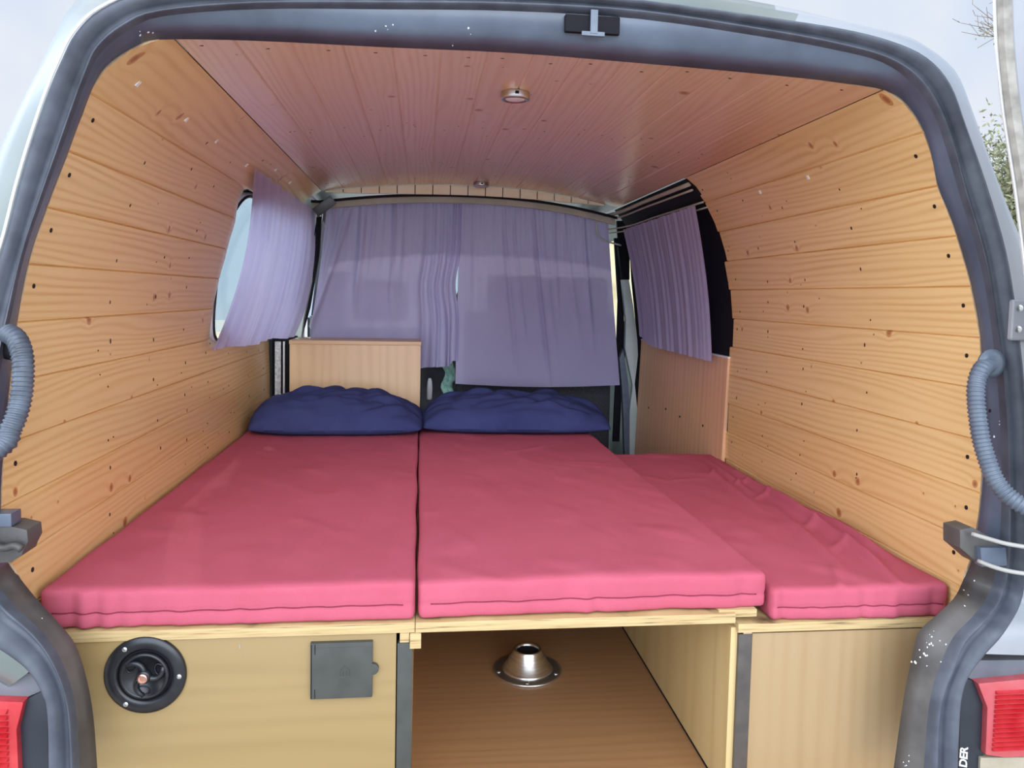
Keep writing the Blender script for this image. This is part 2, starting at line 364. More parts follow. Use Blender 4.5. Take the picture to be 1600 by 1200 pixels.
# measured outline of the rear doorway
ST = [ # inner edge, seal crest, outer edge, clockwise from the bottom left
 ((152,1215),(112,1215),(76,1215)), ((145,1120),(107,1120),(74,1120)), ((133,1055),(96,1070),(66,1085)), ((117,1008),(75,1025),(45,1050)),
 ((95,978),(48,990),(15,1025)), ((60,940),(12,958),(-30,995)), ((30,903),(-15,925),(-60,960)), ((8,870),(-35,885),(-85,905)),
 ((0,800),(-40,800),(-90,800)), ((3,720),(-35,720),(-85,715)), ((14,600),(-12,600),(-62,585)), ((28,490),(12,490),(-30,475)),
 ((48,395),(34,395),(4,385)), ((78,310),(64,305),(28,292)), ((105,240),(90,232),(50,218)), ((133,165),(117,155),(76,142)),
 ((150,125),(134,110),(97,92)), ((171,98),(152,72),(118,52)), ((212,72),(192,38),(158,14)), ((252,61),(250,16),(232,-12)),
 ((400,63),(400,3),(398,-24)), ((600,73),(600,2),(600,-26)), ((800,82),(802,4),(803,-18)), ((1000,98),(1002,16),(1004,0)),
 ((1200,116),(1205,47),(1208,28)), ((1300,127),(1310,67),(1316,45)), ((1385,141),(1385,88),(1392,64)), ((1425,172),(1433,117),(1448,90)),
 ((1452,225),(1465,160),(1485,132)), ((1466,290),(1490,222),(1510,198)), ((1490,350),(1510,300),(1543,292)), ((1517,440),(1540,400),(1572,392)),
 ((1532,520),(1557,500),(1588,488)), ((1537,600),(1570,600),(1600,592)), ((1539,690),(1577,700),(1606,695)), ((1533,790),(1580,800),(1610,800)),
 ((1521,868),(1577,880),(1604,885)), ((1505,908),(1567,930),(1595,942)), ((1490,936),(1540,970),(1568,990)), ((1457,968),(1508,1005),(1540,1022)),
 ((1435,990),(1490,1050),(1515,1055)), ((1424,1035),(1474,1090),(1503,1090)), ((1412,1095),(1467,1140),(1499,1140)), ((1395,1215),(1465,1215),(1496,1215))]
# ------------------------------------------------------------------ the pine-lined room: walls
WX = [(0, .845), (.30, .842), (.45, .834), (.60, .834), (.77, .840), (.90, .840), (1.0, .828), (1.1, .805), (1.2, .770), (1.28, .725), (1.33, .690), (1.365, .655)]
WXL = WX[:-3]+[(1.28, .735), (1.33, .685), (1.374, .615)]
WX = WX[:-2]+[(1.33, .684), (1.347, .657)]
TOP = {-1: 1.374, 1: 1.347}
def wx(z, sgn=1): return interp(WXL if sgn < 0 else WX, z)
CW = .664
CL, CR = .615, .657
def cz(x):
    if x < 0: return 1.374+.046*(1-(min(-x, CL)/CL)**2.2)
    return 1.347+.073*(1-(min(x, CR)/CR)**2.2)
def hit_room(px, py):
    """where the line of sight first meets the lining (walls or ceiling)"""
    d = ray(px, py)
    inside = lambda p: p.z < cz(p.x) and abs(p.x) < wx(p.z, -1 if p.x < 0 else 1)
    t_ = .6
    while t_ < 6 and inside(CAM+d*t_): t_ += .02
    lo_, hi_ = t_-.02, t_
    for _ in range(30):
        m_ = (lo_+hi_)/2
        if inside(CAM+d*m_): lo_ = m_
        else: hi_ = m_
    return CAM+d*hi_
YA = [(.0, -.10), (.45, -.09), (.6, -.075)]
def plane_at(px, py, off):
    z = .9
    for _ in range(30):
        p = onY(px, py, interp(YA, z)+off); z = .5*z+.5*p.z
    return p
AH = []     # the cut edge of the boards: points on the wall and ceiling surfaces
for i_, (a_, c_, e_) in enumerate(ST):
    if i_ <= 5 or i_ >= 38: AH.append(plane_at(a_[0], a_[1], 0))
    else: AH.append(hit_room(*a_))
# rear cut edge of the panelling (y as a function of height), measured on each side
EL = sorted([(p.z, p.y) for p in AH[6:18]]+[(min(1.366, AH[18].z), AH[18].y), (1.374, AH[19].y)]); ER = sorted([(p.z, p.y) for p in AH[27:38]]+[(1.347, AH[26].y)])
CE = sorted((p.x, p.y) for p in AH[19:27])
print('AH', [tuple(round(q, 3) for q in p) for p in AH[15:28]])
ZT = 1.365
def seams():
    z = .986; out = [z]
    while z > .02: z -= .095; out.append(max(z, 0))
    z = .986
    for k in (1, 2, 3): out.append(.986+.095*k)
    out.append(ZT); return sorted(set(round(q, 4) for q in out))
SEAM = seams()
def wall(name, sgn, edge, yfront, bend):
    v, f, uv, mi = [], [], [], []
    NY = 60
    rows = []
    for k, (a, b_) in enumerate(zip(SEAM, SEAM[1:])):
        if b_-a < .01: continue
        if b_ == ZT: b_ = TOP[sgn]
        g = .0022
        rows += [(a, .004, k), (a+g, 0, k), (a+(b_-a)*.33, 0, k), (a+(b_-a)*.66, 0, k), (b_-g, 0, k), (b_, .0005 if b_ == TOP[sgn] else .004, k), None]
    rows = rows[:-1]
    prev = None
    for rr in rows:
        if rr is None: prev = None; continue
        z, ind, k = rr
        y0, y1 = edge(z, k), yfront(z, k)
        cur = len(v)
        for j in range(NY+1):
            tt = j/NY; y = y0+(y1-y0)*tt
            x = wx(z, sgn)+ind+bend(y, z)
            v.append((sgn*x, y, z))
            uv.append((y+1, k*BW+.0008+min(1, (z-SEAM[k])/(SEAM[k+1]-SEAM[k]))*(BW-.0016)))
        if prev is not None:
            for j in range(NY):
                q = (prev+j, prev+j+1, cur+j+1, cur+j)
                f.append(q if sgn < 0 else q[::-1]); mi.append(0)
        # thickness: end caps at both ends
        prev = cur
    o = mesh_obj(name, v, f, [M['pine'], M['kerf']], uvs=uv, mats=mi)
    sm = o.modifiers.new('thickness', 'SOLIDIFY'); sm.thickness = .009; sm.offset = -1; sm.material_offset_rim = 1
    tag(o, kind='structure')
    return o
def kz(z):
    for k, (a, b_) in enumerate(zip(SEAM, SEAM[1:])):
        if a <= z < b_: return k
    return len(SEAM)-2
def edge_l(z, k): return interp(EL, z)+.004
JOG = {k: random.uniform(-.006, .006) for k in range(20)}
def edge_r(z, k): return interp(ER, z)+.004
WE = []
for px, py in ((394,262),(381,300),(366,350),(352,400),(341,440),(332,480),(327,515),(325,548)):
    x0 = .8
    for _ in range(60):
        p = onX(px, py, -x0); x0 = .6*x0+.4*(wx(p.z)+.03*min(1, max(0, (1.33-p.z)/.08), max(0, (p.z-.74)/.08)))
    WE.append((p.z, p.y))
WE.sort()
def front_l(z, k):
    if SEAM[k] > .765 and SEAM[k+1] < 1.31: return interp(WE, z)+.005*math.sin(k*2.1)
    if SEAM[k+1] < .80: return 2.02
    return 1.97
def front_r(z, k):
    a = SEAM[k]
    if a > 1.26: return 1.115
    return 1.115+.012*((k*7) % 3-1)
def bend_l(y, z):
    if z > 1.27 or z < .765: return 0
    q = max(0, 1-(interp(WE, z)-y)/.17); return .030*q*q*min(1, (1.30-z)/.06, (z-.76)/.06)
wl = wall('wall_left', -1, edge_l, front_l, bend_l)
wr = wall('wall_right', 1, edge_r, front_r, lambda y, z: 0)
# dark lining behind the panelling so gaps read black
for s_, nm in ((-1, 'insulation_left'), (1, 'insulation_right')): pass

# screws and nail marks: small real discs on the boards, children of their wall
def disc_on_wall(par, sgn, y, z, r_, mat, name='nail', tall=1.0, depth=.0012):
    x = wx(z, sgn); dz = (wx(z+.01, sgn)-wx(z-.01, sgn))/.02
    n_ = Vector((-sgn, 0, dz)).normalized(); t_ = Vector((0, 1, 0)); b_ = n_.cross(t_)
    c = Vector((sgn*x, y, z)); seg = 10
    vs = []
    for h, rr in ((-.001, r_), (depth, r_), (depth*1.15, r_*.55)):
        for k in range(seg):
            an = 2*math.pi*k/seg; vs.append(c+n_*h+t_*math.cos(an)*rr+b_*math.sin(an)*rr*tall)
    fs = [(i*seg+k, i*seg+(k+1) % seg, (i+1)*seg+(k+1) % seg, (i+1)*seg+k) for i in range(2) for k in range(seg)]+[tuple(range(2*seg, 3*seg))]
    return mesh_obj(name, vs, fs, mat, par)
def marks(par, sgn, edge, pts): 
    """nail marks as one part of the wall: tiny dark slots"""
    mb = MB()
    for (y, z, rr, tall) in pts:
        x = wx(z, sgn)-.0004; dz = (wx(z+.01, sgn)-wx(z-.01, sgn))/.02
        n_ = Vector((-sgn, 0, dz)).normalized(); t_ = Vector((0, 1, 0)); b_ = n_.cross(t_); c = Vector((sgn*x, y, z)); seg = 7
        vs = [c+n_*h+t_*math.cos(2*math.pi*k/seg)*rr+b_*math.sin(2*math.pi*k/seg)*rr*tall for h in (-.001, .0006) for k in range(seg)]
        mb.add(vs, [tuple(range(seg, 2*seg))]+[(k, (k+1) % seg, (k+1) % seg+seg, k+seg) for k in range(seg)])
    o = mb.build('nail_marks', M['nail'], par, uv=False); o['kind'] = 'stuff'; return o
for sgn, par, edge in ((-1, wl, edge_l), (1, wr, edge_r)):
    for k in range(4, len(SEAM)-1):
        z = (SEAM[k]+SEAM[k+1])/2
        if z < .46: continue
        disc_on_wall(par, sgn, edge(z, k)+.030+.008*(k % 2), z+.012, .0042, M['screw'], 'screw')
    pts = []
    for k in range(4, len(SEAM)-1):
        for yb in (.33, .62, .84, 1.06, 1.33, 1.62, 1.9):
            z = SEAM[k]+.02+random.random()*.05
            if z < .46: continue
            yf = (front_l if sgn < 0 else front_r)(z, k)
            if yb > yf-.02: continue
            if sgn < 0 and yb > .9 and .765 < z < 1.28: continue
            pts.append((yb+random.uniform(-.02, .02), z, random.uniform(.0016, .0026), random.uniform(1.2, 2.2)))
            if random.random() < .5: pts.append((yb+random.uniform(-.08, .08), SEAM[k]+random.uniform(.01, .085), .0013, 1.5))
    marks(par, sgn, edge, pts)
# white plastic clips left on the boards
def clip(par, p, n_, sz):
    n_ = Vector(n_).normalized(); t_ = Vector((0, 1, 0)); b_ = n_.cross(t_).normalized(); mb = MB(); p = Vector(p)
    def bar(c, hx, hy):
        c = p+t_*c[0]*sz+b_*c[1]*sz
        vs = [c+t_*sx*hx*sz+b_*sy*hy*sz+n_*h for h in (-.001, .0025) for sx, sy in ((-1, -1), (1, -1), (1, 1), (-1, 1))]
        mb.add(vs, [(0, 3, 2, 1), (4, 5, 6, 7), (0, 1, 5, 4), (1, 2, 6, 5), (2, 3, 7, 6), (3, 0, 4, 7)])
    bar((-.6, 0), .22, 1); bar((.6, 0), .22, 1); bar((0, 0), .5, .22)
    return mb.build('plastic_clip', M['white'], par, uv=False)
for px, py in ((215, 130), (291, 186), (338, 220), (385, 258), (431, 265), (453, 285)):
    p = hit_room(px, py); clip(wl, (-wx(p.z, -1), p.y, p.z), (1, 0, -.8), .006)
for px, py in ((1188, 300), (1263, 277)):
    p = hit_room(px, py); clip(wr, (wx(p.z), p.y, p.z), (-1, 0, -.5), .005)

# ------------------------------------------------------------------ ceiling
def cy0(x): return interp(CE, x)+.004
CY1 = 1.97
NB = 14; cb = (CL+CR)/NB
v, f, uv = [], [], []
for k in range(NB):
    a = -CL+k*cb; prev = None
    for q, ind in ((0, .0022), (.003/cb, 0), (.33, 0), (.66, 0), (1-.003/cb, 0), (1, .0022)):
        x = a+q*cb; cur = len(v)
        for j in range(41):
            y = cy0(x)+(CY1-cy0(x))*j/40
            v.append((x, y, cz(x)+ind)); uv.append((y+5, k*BW+.0008+q*(BW-.0016)))
        if prev is not None:
            for j in range(40): f.append((prev+j, prev+j+1, cur+j+1, cur+j))
        prev = cur
ceil = mesh_obj('ceiling', v, f, [M['pine_shaded'], M['kerf']], uvs=uv)
sm = ceil.modifiers.new('thickness', 'SOLIDIFY'); sm.thickness = .010; sm.offset = -1; sm.material_offset_rim = 1
tag(ceil, kind='structure')
mb = MB()
for k in range(NB):
    xc = -CL+(k+.5)*cb
    for y in (cy0(xc)+.045, .83, 1.45, 1.80):
        for rep in range(2 if y > .5 else 1):
            x = xc+random.uniform(-.02, .02) if rep == 0 else xc+random.uniform(-.035, .035)
            yy = y+random.uniform(-.01, .01)+rep*random.uniform(-.12, .12); hx, hy = (.0034, .0016) if y < .3 else (.0022, .0024)
            z = cz(x); mb.box((x-hx, yy-hy, z-.0005), (x+hx, yy+hy, z+.002))
o = mb.build('nail_marks', M['nail'], ceil, uv=False); o['kind'] = 'stuff'

# arched board ends, sunlight painted in as cream, and the dull header strip in front of the cab
v = []; f = []
mb = MB()
for k in range(NB+2):
    a = -.60+k*1.2/(NB+2); b_ = a+1.2/(NB+2)-.004
    def zt(x): return cz(x)-.002
    n_ = 4
    for i in range(n_):
        x0, x1 = a+(b_-a)*i/n_, a+(b_-a)*(i+1)/n_
        dz = lambda x: .040*(1-(abs(x)/.62)**3)
        mb.add([(x0, 1.975, zt(x0)-dz(x0)), (x1, 1.975, zt(x1)-dz(x1)), (x1, 1.975, zt(x1)), (x0, 1.975, zt(x0)),
                (x0, 1.99, zt(x0)-dz(x0)), (x1, 1.99, zt(x1)-dz(x1)), (x1, 1.99, zt(x1)), (x0, 1.99, zt(x0))],
               [(0, 1, 2, 3), (7, 6, 5, 4), (0, 4, 5, 1), (3, 2, 6, 7), (0, 3, 7, 4), (1, 5, 6, 2)])
for i in range(40):
    x0, x1 = -.60+1.2*i/40, -.60+1.2*(i+1)/40; q0, q1 = .038*(1-(abs(x0)/.62)**3), .038*(1-(abs(x1)/.62)**3)
    mb.add([(x0, 1.984, cz(x0)-q0), (x1, 1.984, cz(x1)-q1), (x1, 1.984, cz(x1)), (x0, 1.984, cz(x0))], [(0, 1, 2, 3)], 1)
tag(mb.build('trim_1', [M['cream'], M['nail']], uv=False), kind='structure')
mb = MB()
nn = 40
for lo, hi, y0, y1, mi in ((.048, .038, 1.985, 2.0, 1), (.070, .044, 2.03, 2.045, 0)):
    for i in range(nn):
        x0, x1 = -.66+1.32*i/nn, -.66+1.32*(i+1)/nn
        mb.add([(x0, y0, cz(x0)-lo), (x1, y0, cz(x1)-lo), (x1, y0, cz(x1)-hi), (x0, y0, cz(x0)-hi),
                (x0, y1, cz(x0)-lo), (x1, y1, cz(x1)-lo), (x1, y1, cz(x1)-hi), (x0, y1, cz(x0)-hi)],
               [(0, 1, 2, 3), (7, 6, 5, 4), (0, 4, 5, 1), (3, 2, 6, 7), (0, 3, 7, 4), (1, 5, 6, 2)], mi)
tag(mb.build('trim_2', [M['cream_dull'], M['dark']], uv=False), kind='structure')

# ------------------------------------------------------------------ floor
mb = MB(); mb.box((-.84, -.10, -.02), (.80, 2.25, 0))
tag(mb.build('floor', M['floor'], grain='x'), kind='structure')
mb = MB(); mb.box((-30, -30, -.62), (30, 40, -.6))
tag(mb.build('ground', M['ground'], uv=False), kind='structure')

# ------------------------------------------------------------------ van body
van = thing('van', (0, 0, -.6), 'pale grey-green van body around the open rear doorway, seen from behind', 'van')
YB = [(.0, -.10), (.45, -.085), (.6, -.08), (.76, -.07), (.9, -.035), (1.0, -.005), (1.1, .03), (1.27, .045), (1.35, .10), (1.40, .13), (1.42, .165)]
def plane_at(px, py, off):
    z = .9
    for _ in range(30):
        p = onY(px, py, interp(YB, z)+off); z = .5*z+.5*p.z
    return p
loops = {k: [] for k in 'ABDCGE'}
for i, (a, c, e_) in enumerate(ST):
    A = AH[i].copy(); Cc = onY(c[0], c[1], A.y-.055); E_ = onY(e_[0], e_[1], A.y-.065)
    top = 18 < i < 27
    if top: A.z -= .001
    else: A.x -= math.copysign(.001, A.x)
    loops['A'].append(A)
    loops['C'].append(Cc); loops['E'].append(E_)
    dq = .12 if top else .30
    D_ = Cc.lerp(A, dq); D_.y = Cc.y+.018
    B_ = A.lerp(D_, .45 if top else .55); B_.y = A.y-(.034 if top else .018)
    G_ = Cc.lerp(E_, .30); G_.y = Cc.y+.014
    loops['D'].append(D_); loops['B'].append(B_); loops['G'].append(G_)
def smooth_loop(l): return spline(l, 4)
L = {k: smooth_loop(v_) for k, v_ in loops.items()}
n_ = len(L['A'])
# behind A: return lip going into the van, hidden by the panelling
lipA = [p+Vector((0, .012, 0))+(Vector((0, 0, .02)) if p.z > 1.35 else Vector((math.copysign(.014, p.x), 0, 0))) for p in L['A']]
rows = [lipA, L['A'], L['B'], L['D']]
v = [p for r_ in rows for p in r_]; f = []; mi = []
for r_ in range(len(rows)-1):
    for i in range(n_-1):
        f.append((r_*n_+i, (r_+1)*n_+i, (r_+1)*n_+i+1, r_*n_+i+1))
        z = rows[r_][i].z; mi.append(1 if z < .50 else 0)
fr = mesh_obj('rear_frame', v, f, [M['frame'], M['frame_low']], van, smooth=True, mats=mi)
# rubber seal: rounded bead D-C-G, then outer band G-E
v = []; f = []
prof = []
for i in range(n_):
    D_, C_, G_, E_ = L['D'][i], L['C'][i], L['G'][i], L['E'][i]
    ring = [D_]
    for q in (.25, .5, .75): 
        p = D_.lerp(C_, q); p.y = D_.y+(C_.y-D_.y)*math.sin(q*math.pi/2); ring.append(p)
    ring.append(C_)
    for q in (.5,):
        p = C_.lerp(G_, q); p.y = C_.y+(G_.y-C_.y)*.35; ring.append(p)
    ring.append(G_)
    for q in (.15, .4, .75):
        p = G_.lerp(E_, q); p.y = G_.y+(E_.y-G_.y)*math.sin(q*math.pi/2)-.004; ring.append(p)
    ring.append(E_); e2 = E_.copy(); e2.y += .03; ring.append(e2)
    v += ring
m_ = len(ring)
for i in range(n_-1):
    for j in range(m_-1): f.append((i*m_+j, i*m_+j+1, (i+1)*m_+j+1, (i+1)*m_+j))
ws = mesh_obj('weather_seal', v, f, M['rubber'], van, smooth=True)
# outer skin: from the seal's outer edge round to the van's side
O = [(66,1230),(60,1130),(40,1100),(10,1075),(-40,1050),(-90,1010),(-130,970),(-160,900),(-165,800),(-150,715),(-120,585),(-90,450),
 (-58,370),(-22,290),(2,228),(34,160),(62,103),(88,50),(112,10),(170,-40),(390,-60),(600,-64),(806,-52),(1010,-26),
 (1210,8),(1330,36),(1400,52),(1440,68),(1492,110),(1522,180),(1558,280),(1600,385),(1640,480),(1670,590),(1690,700),(1700,800),
 (1700,890),(1700,950),(1690,990),(1680,1020),(1670,1030),(1660,1032),(1650,1034),(1640,1036)]
lo = spline([plane_at(x_, y_, -.030) for x_, y_ in O], 4)
v = []; f = []
for i in range(n_):
    a = L['E'][i]; b_ = lo[i]; c = b_+Vector((math.copysign(.02, b_.x), .05, 0)); d = b_+Vector((math.copysign(.05, b_.x), .5, 0)) if abs(b_.x) > .5 else b_+Vector((0, .3, .02))
    v += [a, a.lerp(b_, .5)+Vector((0, -.008, 0)), b_, c, d]
for i in range(12, n_-17):
    for j in range(4): f.append((i*5+j, i*5+j+1, (i+1)*5+j+1, (i+1)*5+j))
rs = mesh_obj('rear_skin', v, f, [M['body'], M['body_white']], van, smooth=True)
for p in rs.data.polygons:
    if p.center.x > .5 : p.material_index = 1
# white bead painting a light rim along the upper left edge of the seal
pts = [L['E'][i]+Vector((-.002, -.004, 0)) for i in range(11*4, 19*4+2)]
MB().tube(pts, .0022, 6).build('rim_highlight', M['white'], van, smooth=True, uv=False)
# roof: brow above the doorway and the panel behind it
br = spline([plane_at(x_, y_, -.035) for x_, y_ in ((1010,-14),(1120,-4),(1200,11),(1270,26),(1335,42),(1347,48),(1356,58))], 3)
bl = spline([plane_at(x_, y_, -.06) for x_, y_ in ((1006,-2),(1120,10),(1206,25),(1270,38),(1335,53),(1347,56),(1357,60))], 3)
v = []; f = []
for a, b_ in zip(bl, br): v += [a, b_, b_+Vector((0, .12, .012)), a+Vector((0, .12, 0))]
for i in range(len(br)-1):
    for j in range(4): f.append((i*4+j, i*4+(j+1) % 4, (i+1)*4+(j+1) % 4, (i+1)*4+j))
mesh_obj('roof_brow', v, f, M['body'], van)
# roof outer skin over the ceiling, sides over the walls (outside, keep daylight out)
v = []; f = []; xs = [-.70+1.4*i/14 for i in range(15)]
ys = [.24, 1.0, 2.0, 2.7]
for y in ys:
    for x in xs: v.append((x, y, cz(x)+.045-(.02 if abs(x) > .66 else 0)))
for j in range(len(ys)-1):
    for i in range(14): f.append((j*15+i, j*15+i+1, (j+1)*15+i+1, (j+1)*15+i))
rf = mesh_obj('roof_panel', v, f, M['body'], van); s_ = rf.modifiers.new('t', 'SOLIDIFY'); s_.thickness = .004
def side(sgn, wins, y0, y1, mat):
    """outer side skin with rounded window holes, split into y strips"""
    zs = [-.35+i*.05 for i in range(36)]; zs = [z for z in zs if z < 1.41]+[1.41]
    ny = int((y1-y0)/.03); vv, ff = [], []
    def X(z): return interp([(-.4, .86), (0, .87), (.6, .885), (.8, .885), (1.0, .872), (1.2, .82), (1.3, .775), (1.41, .70)], z)
    zz = [-.35+i*.025 for i in range(int((1.41+.35)/.025)+1)]
    for j in range(ny+1):
        for z in zz: vv.append((sgn*X(z), y0+(y1-y0)*j/ny, z))
    nz_ = len(zz)
    def hole(y, z):
        for (a, b_, c, d) in wins:
            cxm, czm = (a+b_)/2, (c+d)/2; hx, hz = (b_-a)/2, (d-c)/2
            qx, qz = abs(y-cxm), abs(z-czm); r_ = .07
            if qx < hx and qz < hz and not (qx > hx-r_ and qz > hz-r_ and (qx-hx+r_)**2+(qz-hz+r_)**2 > r_*r_): return True
        return False
    for j in range(ny):
        for k in range(nz_-1):
            if hole(y0+(y1-y0)*(j+.5)/ny, (zz[k]+zz[k+1])/2): continue
            ff.append((j*nz_+k, j*nz_+k+1, (j+1)*nz_+k+1, (j+1)*nz_+k))
    o = mesh_obj('side_panel', vv, ff, mat, van, smooth=True)
    s_ = o.modifiers.new('t', 'SOLIDIFY'); s_.thickness = .012; s_.offset = 0
    return o, X
_, SX = side(-1, [(1.22, 1.97, .765, 1.275), (2.30, 3.05, .72, 1.25)], .20, 3.3, M['body'])
side(1, [(2.30, 3.05, .72, 1.25)], .20, 3.3, M['pillar'])
# cab: bulkhead/dash, windscreen posts, roof front, cab floor
mb = MB()
mb.box((-.86, 3.28, -.35), (.86, 3.36, .80))
mb.box((-.86, 2.25, -.37), (.86, 3.36, -.33))
mb.box((-.80, 2.95, .70), (.80, 3.28, .82))
for s_ in (-1, 1):
    mb.add([(s_*.84, 3.28, .80), (s_*.78, 3.28, .80), (s_*.62, 2.72, 1.38), (s_*.70, 2.72, 1.38), (s_*.84, 3.36, .80), (s_*.78, 3.36, .80), (s_*.62, 2.80, 1.40), (s_*.70, 2.80, 1.40)],
           [(0, 1, 2, 3), (7, 6, 5, 4), (0, 4, 5, 1), (3, 2, 6, 7), (0, 3, 7, 4), (1, 5, 6, 2)])
mb.build('cab_front', M['bumper'], van, uv=False)
mb = MB(); mb.add([(-.8, 3.31, .81), (.8, 3.31, .81), (.64, 2.76, 1.40), (-.64, 2.76, 1.40), (-.8, 3.315, .81), (.8, 3.315, .81), (.64, 2.765, 1.40), (-.64, 2.765, 1.40)], [(0, 1, 2, 3), (7, 6, 5, 4), (0, 4, 5, 1), (3, 2, 6, 7), (0, 3, 7, 4), (1, 5, 6, 2)])
mb.build('windscreen', M['glass'], van, uv=False)
# left quarter window: glass with slim frame (setting)
v = []; f = []
for j in range(13):
    for k in range(9):
        y, z = .97+1.02*j/12, .75+.54*k/8; v.append((-SX(z)-.004, y, z))
for j in range(12):
    for k in range(8): f.append((j*9+k, j*9+k+1, (j+1)*9+k+1, (j+1)*9+k))
g = mesh_obj('window_1', v, f, M['glass'], smooth=True); tag(g, kind='structure')
s_ = g.modifiers.new('t', 'SOLIDIFY'); s_.thickness = .004
fpts = []
for q in range(49):
    an = 2*math.pi*q/48; ca, sa = math.cos(an), math.sin(an)
    y = 1.595+.375*math.copysign(abs(ca)**.3, ca); z = 1.02+.255*math.copysign(abs(sa)**.3, sa); fpts.append((-SX(z)+.012, y, z))
MB().tube(fpts, .009, 8, caps=False).build('window_frame', M['white'], g, smooth=True, uv=False)
MB().tube([(x_+.010, 1.595+(y_-1.595)*.985, 1.02+(z_-1.02)*.975) for x_, y_, z_ in fpts], .005, 8, caps=False).build('rubber_gasket', M['black_plastic'], g, smooth=True, uv=False)

# ---- details of the doorway
# latch plate in the header
def hdr(px, py, off): return plane_at(px, py, off)
c0 = hdr(926, 38, -.052)
mb = MB(); mb.box((c0.x-.053, c0.y-.002, c0.z-.0165), (c0.x+.053, c0.y+.010, c0.z+.0165))
lk = mb.build('latch_recess', M['dark'], van, uv=False, bevel=.004)
mb = MB()
mb.box((c0.x-.006, c0.y-.010, c0.z-.020), (c0.x+.008, c0.y-.004, c0.z+.024)); mb.box((c0.x-.022, c0.y-.009, c0.z-.024), (c0.x+.022, c0.y-.003, c0.z-.016))
mb.build('latch_bar', M['conduit'], van, uv=False, bevel=.001)
# corrugated wiring tubes
def conduit(pix, rad, mat, extra):
    pts = [onY(x_, y_, yy) for x_, y_, yy in pix]+[Vector(e_) for e_ in extra]
    fine = spline(pts, 26)
    # resample evenly at 2 mm
    out = [fine[0]]; acc = 0
    for a, b_ in zip(fine, fine[1:]):
        d = (b_-a).length
        while acc+d >= .0018:
            q = (.0018-acc)/d; a = a.lerp(b_, q); out.append(a); d = (b_-a).length; acc = 0
        acc += d
    mb = MB(); mb.tube(out, rad, 16, ripple=lambda i: .0014*math.sin(i*2*math.pi/4))
    return mb.build('wiring_conduit', mat, van, smooth=True, uv=False)
conduit([(12,520,-.08),(27,532,-.095),(36,565,-.11),(33,620,-.12),(18,668,-.135),(-12,708,-.15)], .0145, M['conduit_dark'], [(-.95, -.19, .63)])
conduit([(1552,568,-.09),(1535,576,-.11),(1525,605,-.12),(1528,655,-.13),(1538,705,-.14),(1562,760,-.16),(1615,800,-.20)], .0140, M['conduit'], [(.93, -.28, .56)])
mb = MB(); c = onY(1547, 568, -.10); mb.lathe([(.012, 0), (.026, .001), (.026, .005), (.015, .010)], c, '-y', 20)
mb.build('conduit_grommet', M['conduit'], van, smooth=True, uv=False)
mb = MB(); c = onY(18, 540, -.07); mb.lathe([(.010, 0), (.022, .001), (.022, .006), (.012, .010)], c, '-y', 20)
mb.build('conduit_grommet', M['black_plastic'], van, smooth=True, uv=False)
# door check straps
def bracket(pix, y0, y1, mat):
    poly = [onY(x_, y_, y0) for x_, y_ in pix]
    mb = MB(); mb.prism([(p.x, p.z) for p in poly], 'y', y1, y0)
    return mb.build('door_check_bracket', mat, van, bevel=.002, uv=False)
bracket([(1500,828),(1520,824),(1545,838),(1565,855),(1568,885),(1530,882),(1512,866),(1500,856)], -.125, -.08, M['frame_low'])
bracket([(1532,856),(1572,856),(1574,884),(1534,886)], -.138, -.12, M['frame'])
bracket([(-30,822),(15,822),(42,828),(44,846),(36,862),(34,868),(16,879),(-30,882)], -.125, -.08, M['frame_low'])
for a in (((1518,834),(1545,842),(1575,850),(1625,858)), ((1528,876),(1550,885),(1580,893),(1630,900))):
    MB().tube(spline([onY(x_, y_, -.135-.02*i) for i, (x_, y_) in enumerate(a)], 4), .0038, 8).build('check_strap', M['rod'], van, smooth=True, uv=False)
MB().tube(spline([onY(x_, y_, -.135) for x_, y_ in ((-20,850),(5,856),(22,852),(34,858))], 4), .006, 8).build('check_strap', M['frame_low'], van, smooth=True, uv=False)
p = onY(12, 812, -.12); mb = MB(); mb.box((p.x-.02, -.13, p.z-.008), (p.x+.010, -.10, p.z+.012)); mb.build('bracket_hook', M['frame'], van, bevel=.002, uv=False)
# chipped paint flecks on the lower frame, and screws in the frame sides
mb = MB(); rg = random.Random(3)
flecks = [(1482+rg.gauss(0, 0), 0) for _ in range(0)]
for cx_, cy_, sx, sy, n__ in ((1457, 996, 6, 10, 7), (1448, 1025, 14, 9, 16), (1520, 925, 14, 12, 4), (55, 965, 22, 14, 4), (1418, 1190, 8, 8, 5), (28, 890, 10, 30, 3), (1562, 668, 4, 12, 4), (600, 44, 8, 4, 5), (230, 50, 12, 4, 4), (720, 50, 20, 8, 3)):
    for _ in range(n__):
        px, py = rg.gauss(cx_, sx), rg.gauss(cy_, sy)
        hit = None
        d = ray(px, py); dn = d.normalized()
        hitok, loc, nrm, idx = fr.ray_cast(fr.matrix_world.inverted() @ CAM if False else (fr.matrix_parent_inverse.to_3x3().inverted() @ CAM if False else CAM), dn)
        if not hitok: continue
        n2 = nrm if nrm.dot(dn) < 0 else -nrm; r_ = rg.uniform(.0006, .0020)
        t1 = n2.cross(Vector((0, 0, 1))).normalized(); t2 = n2.cross(t1); c = loc
        vs = [c+n2*h+t1*math.cos(k*1.2566)*r_*rg.uniform(.6, 1.2)+t2*math.sin(k*1.2566)*r_*rg.uniform(.6, 1.6) for h in (-.0005, .0006) for k in range(5)]
        mb.add(vs, [(5, 6, 7, 8, 9)]+[(k, (k+1) % 5, (k+1) % 5+5, k+5) for k in range(5)])
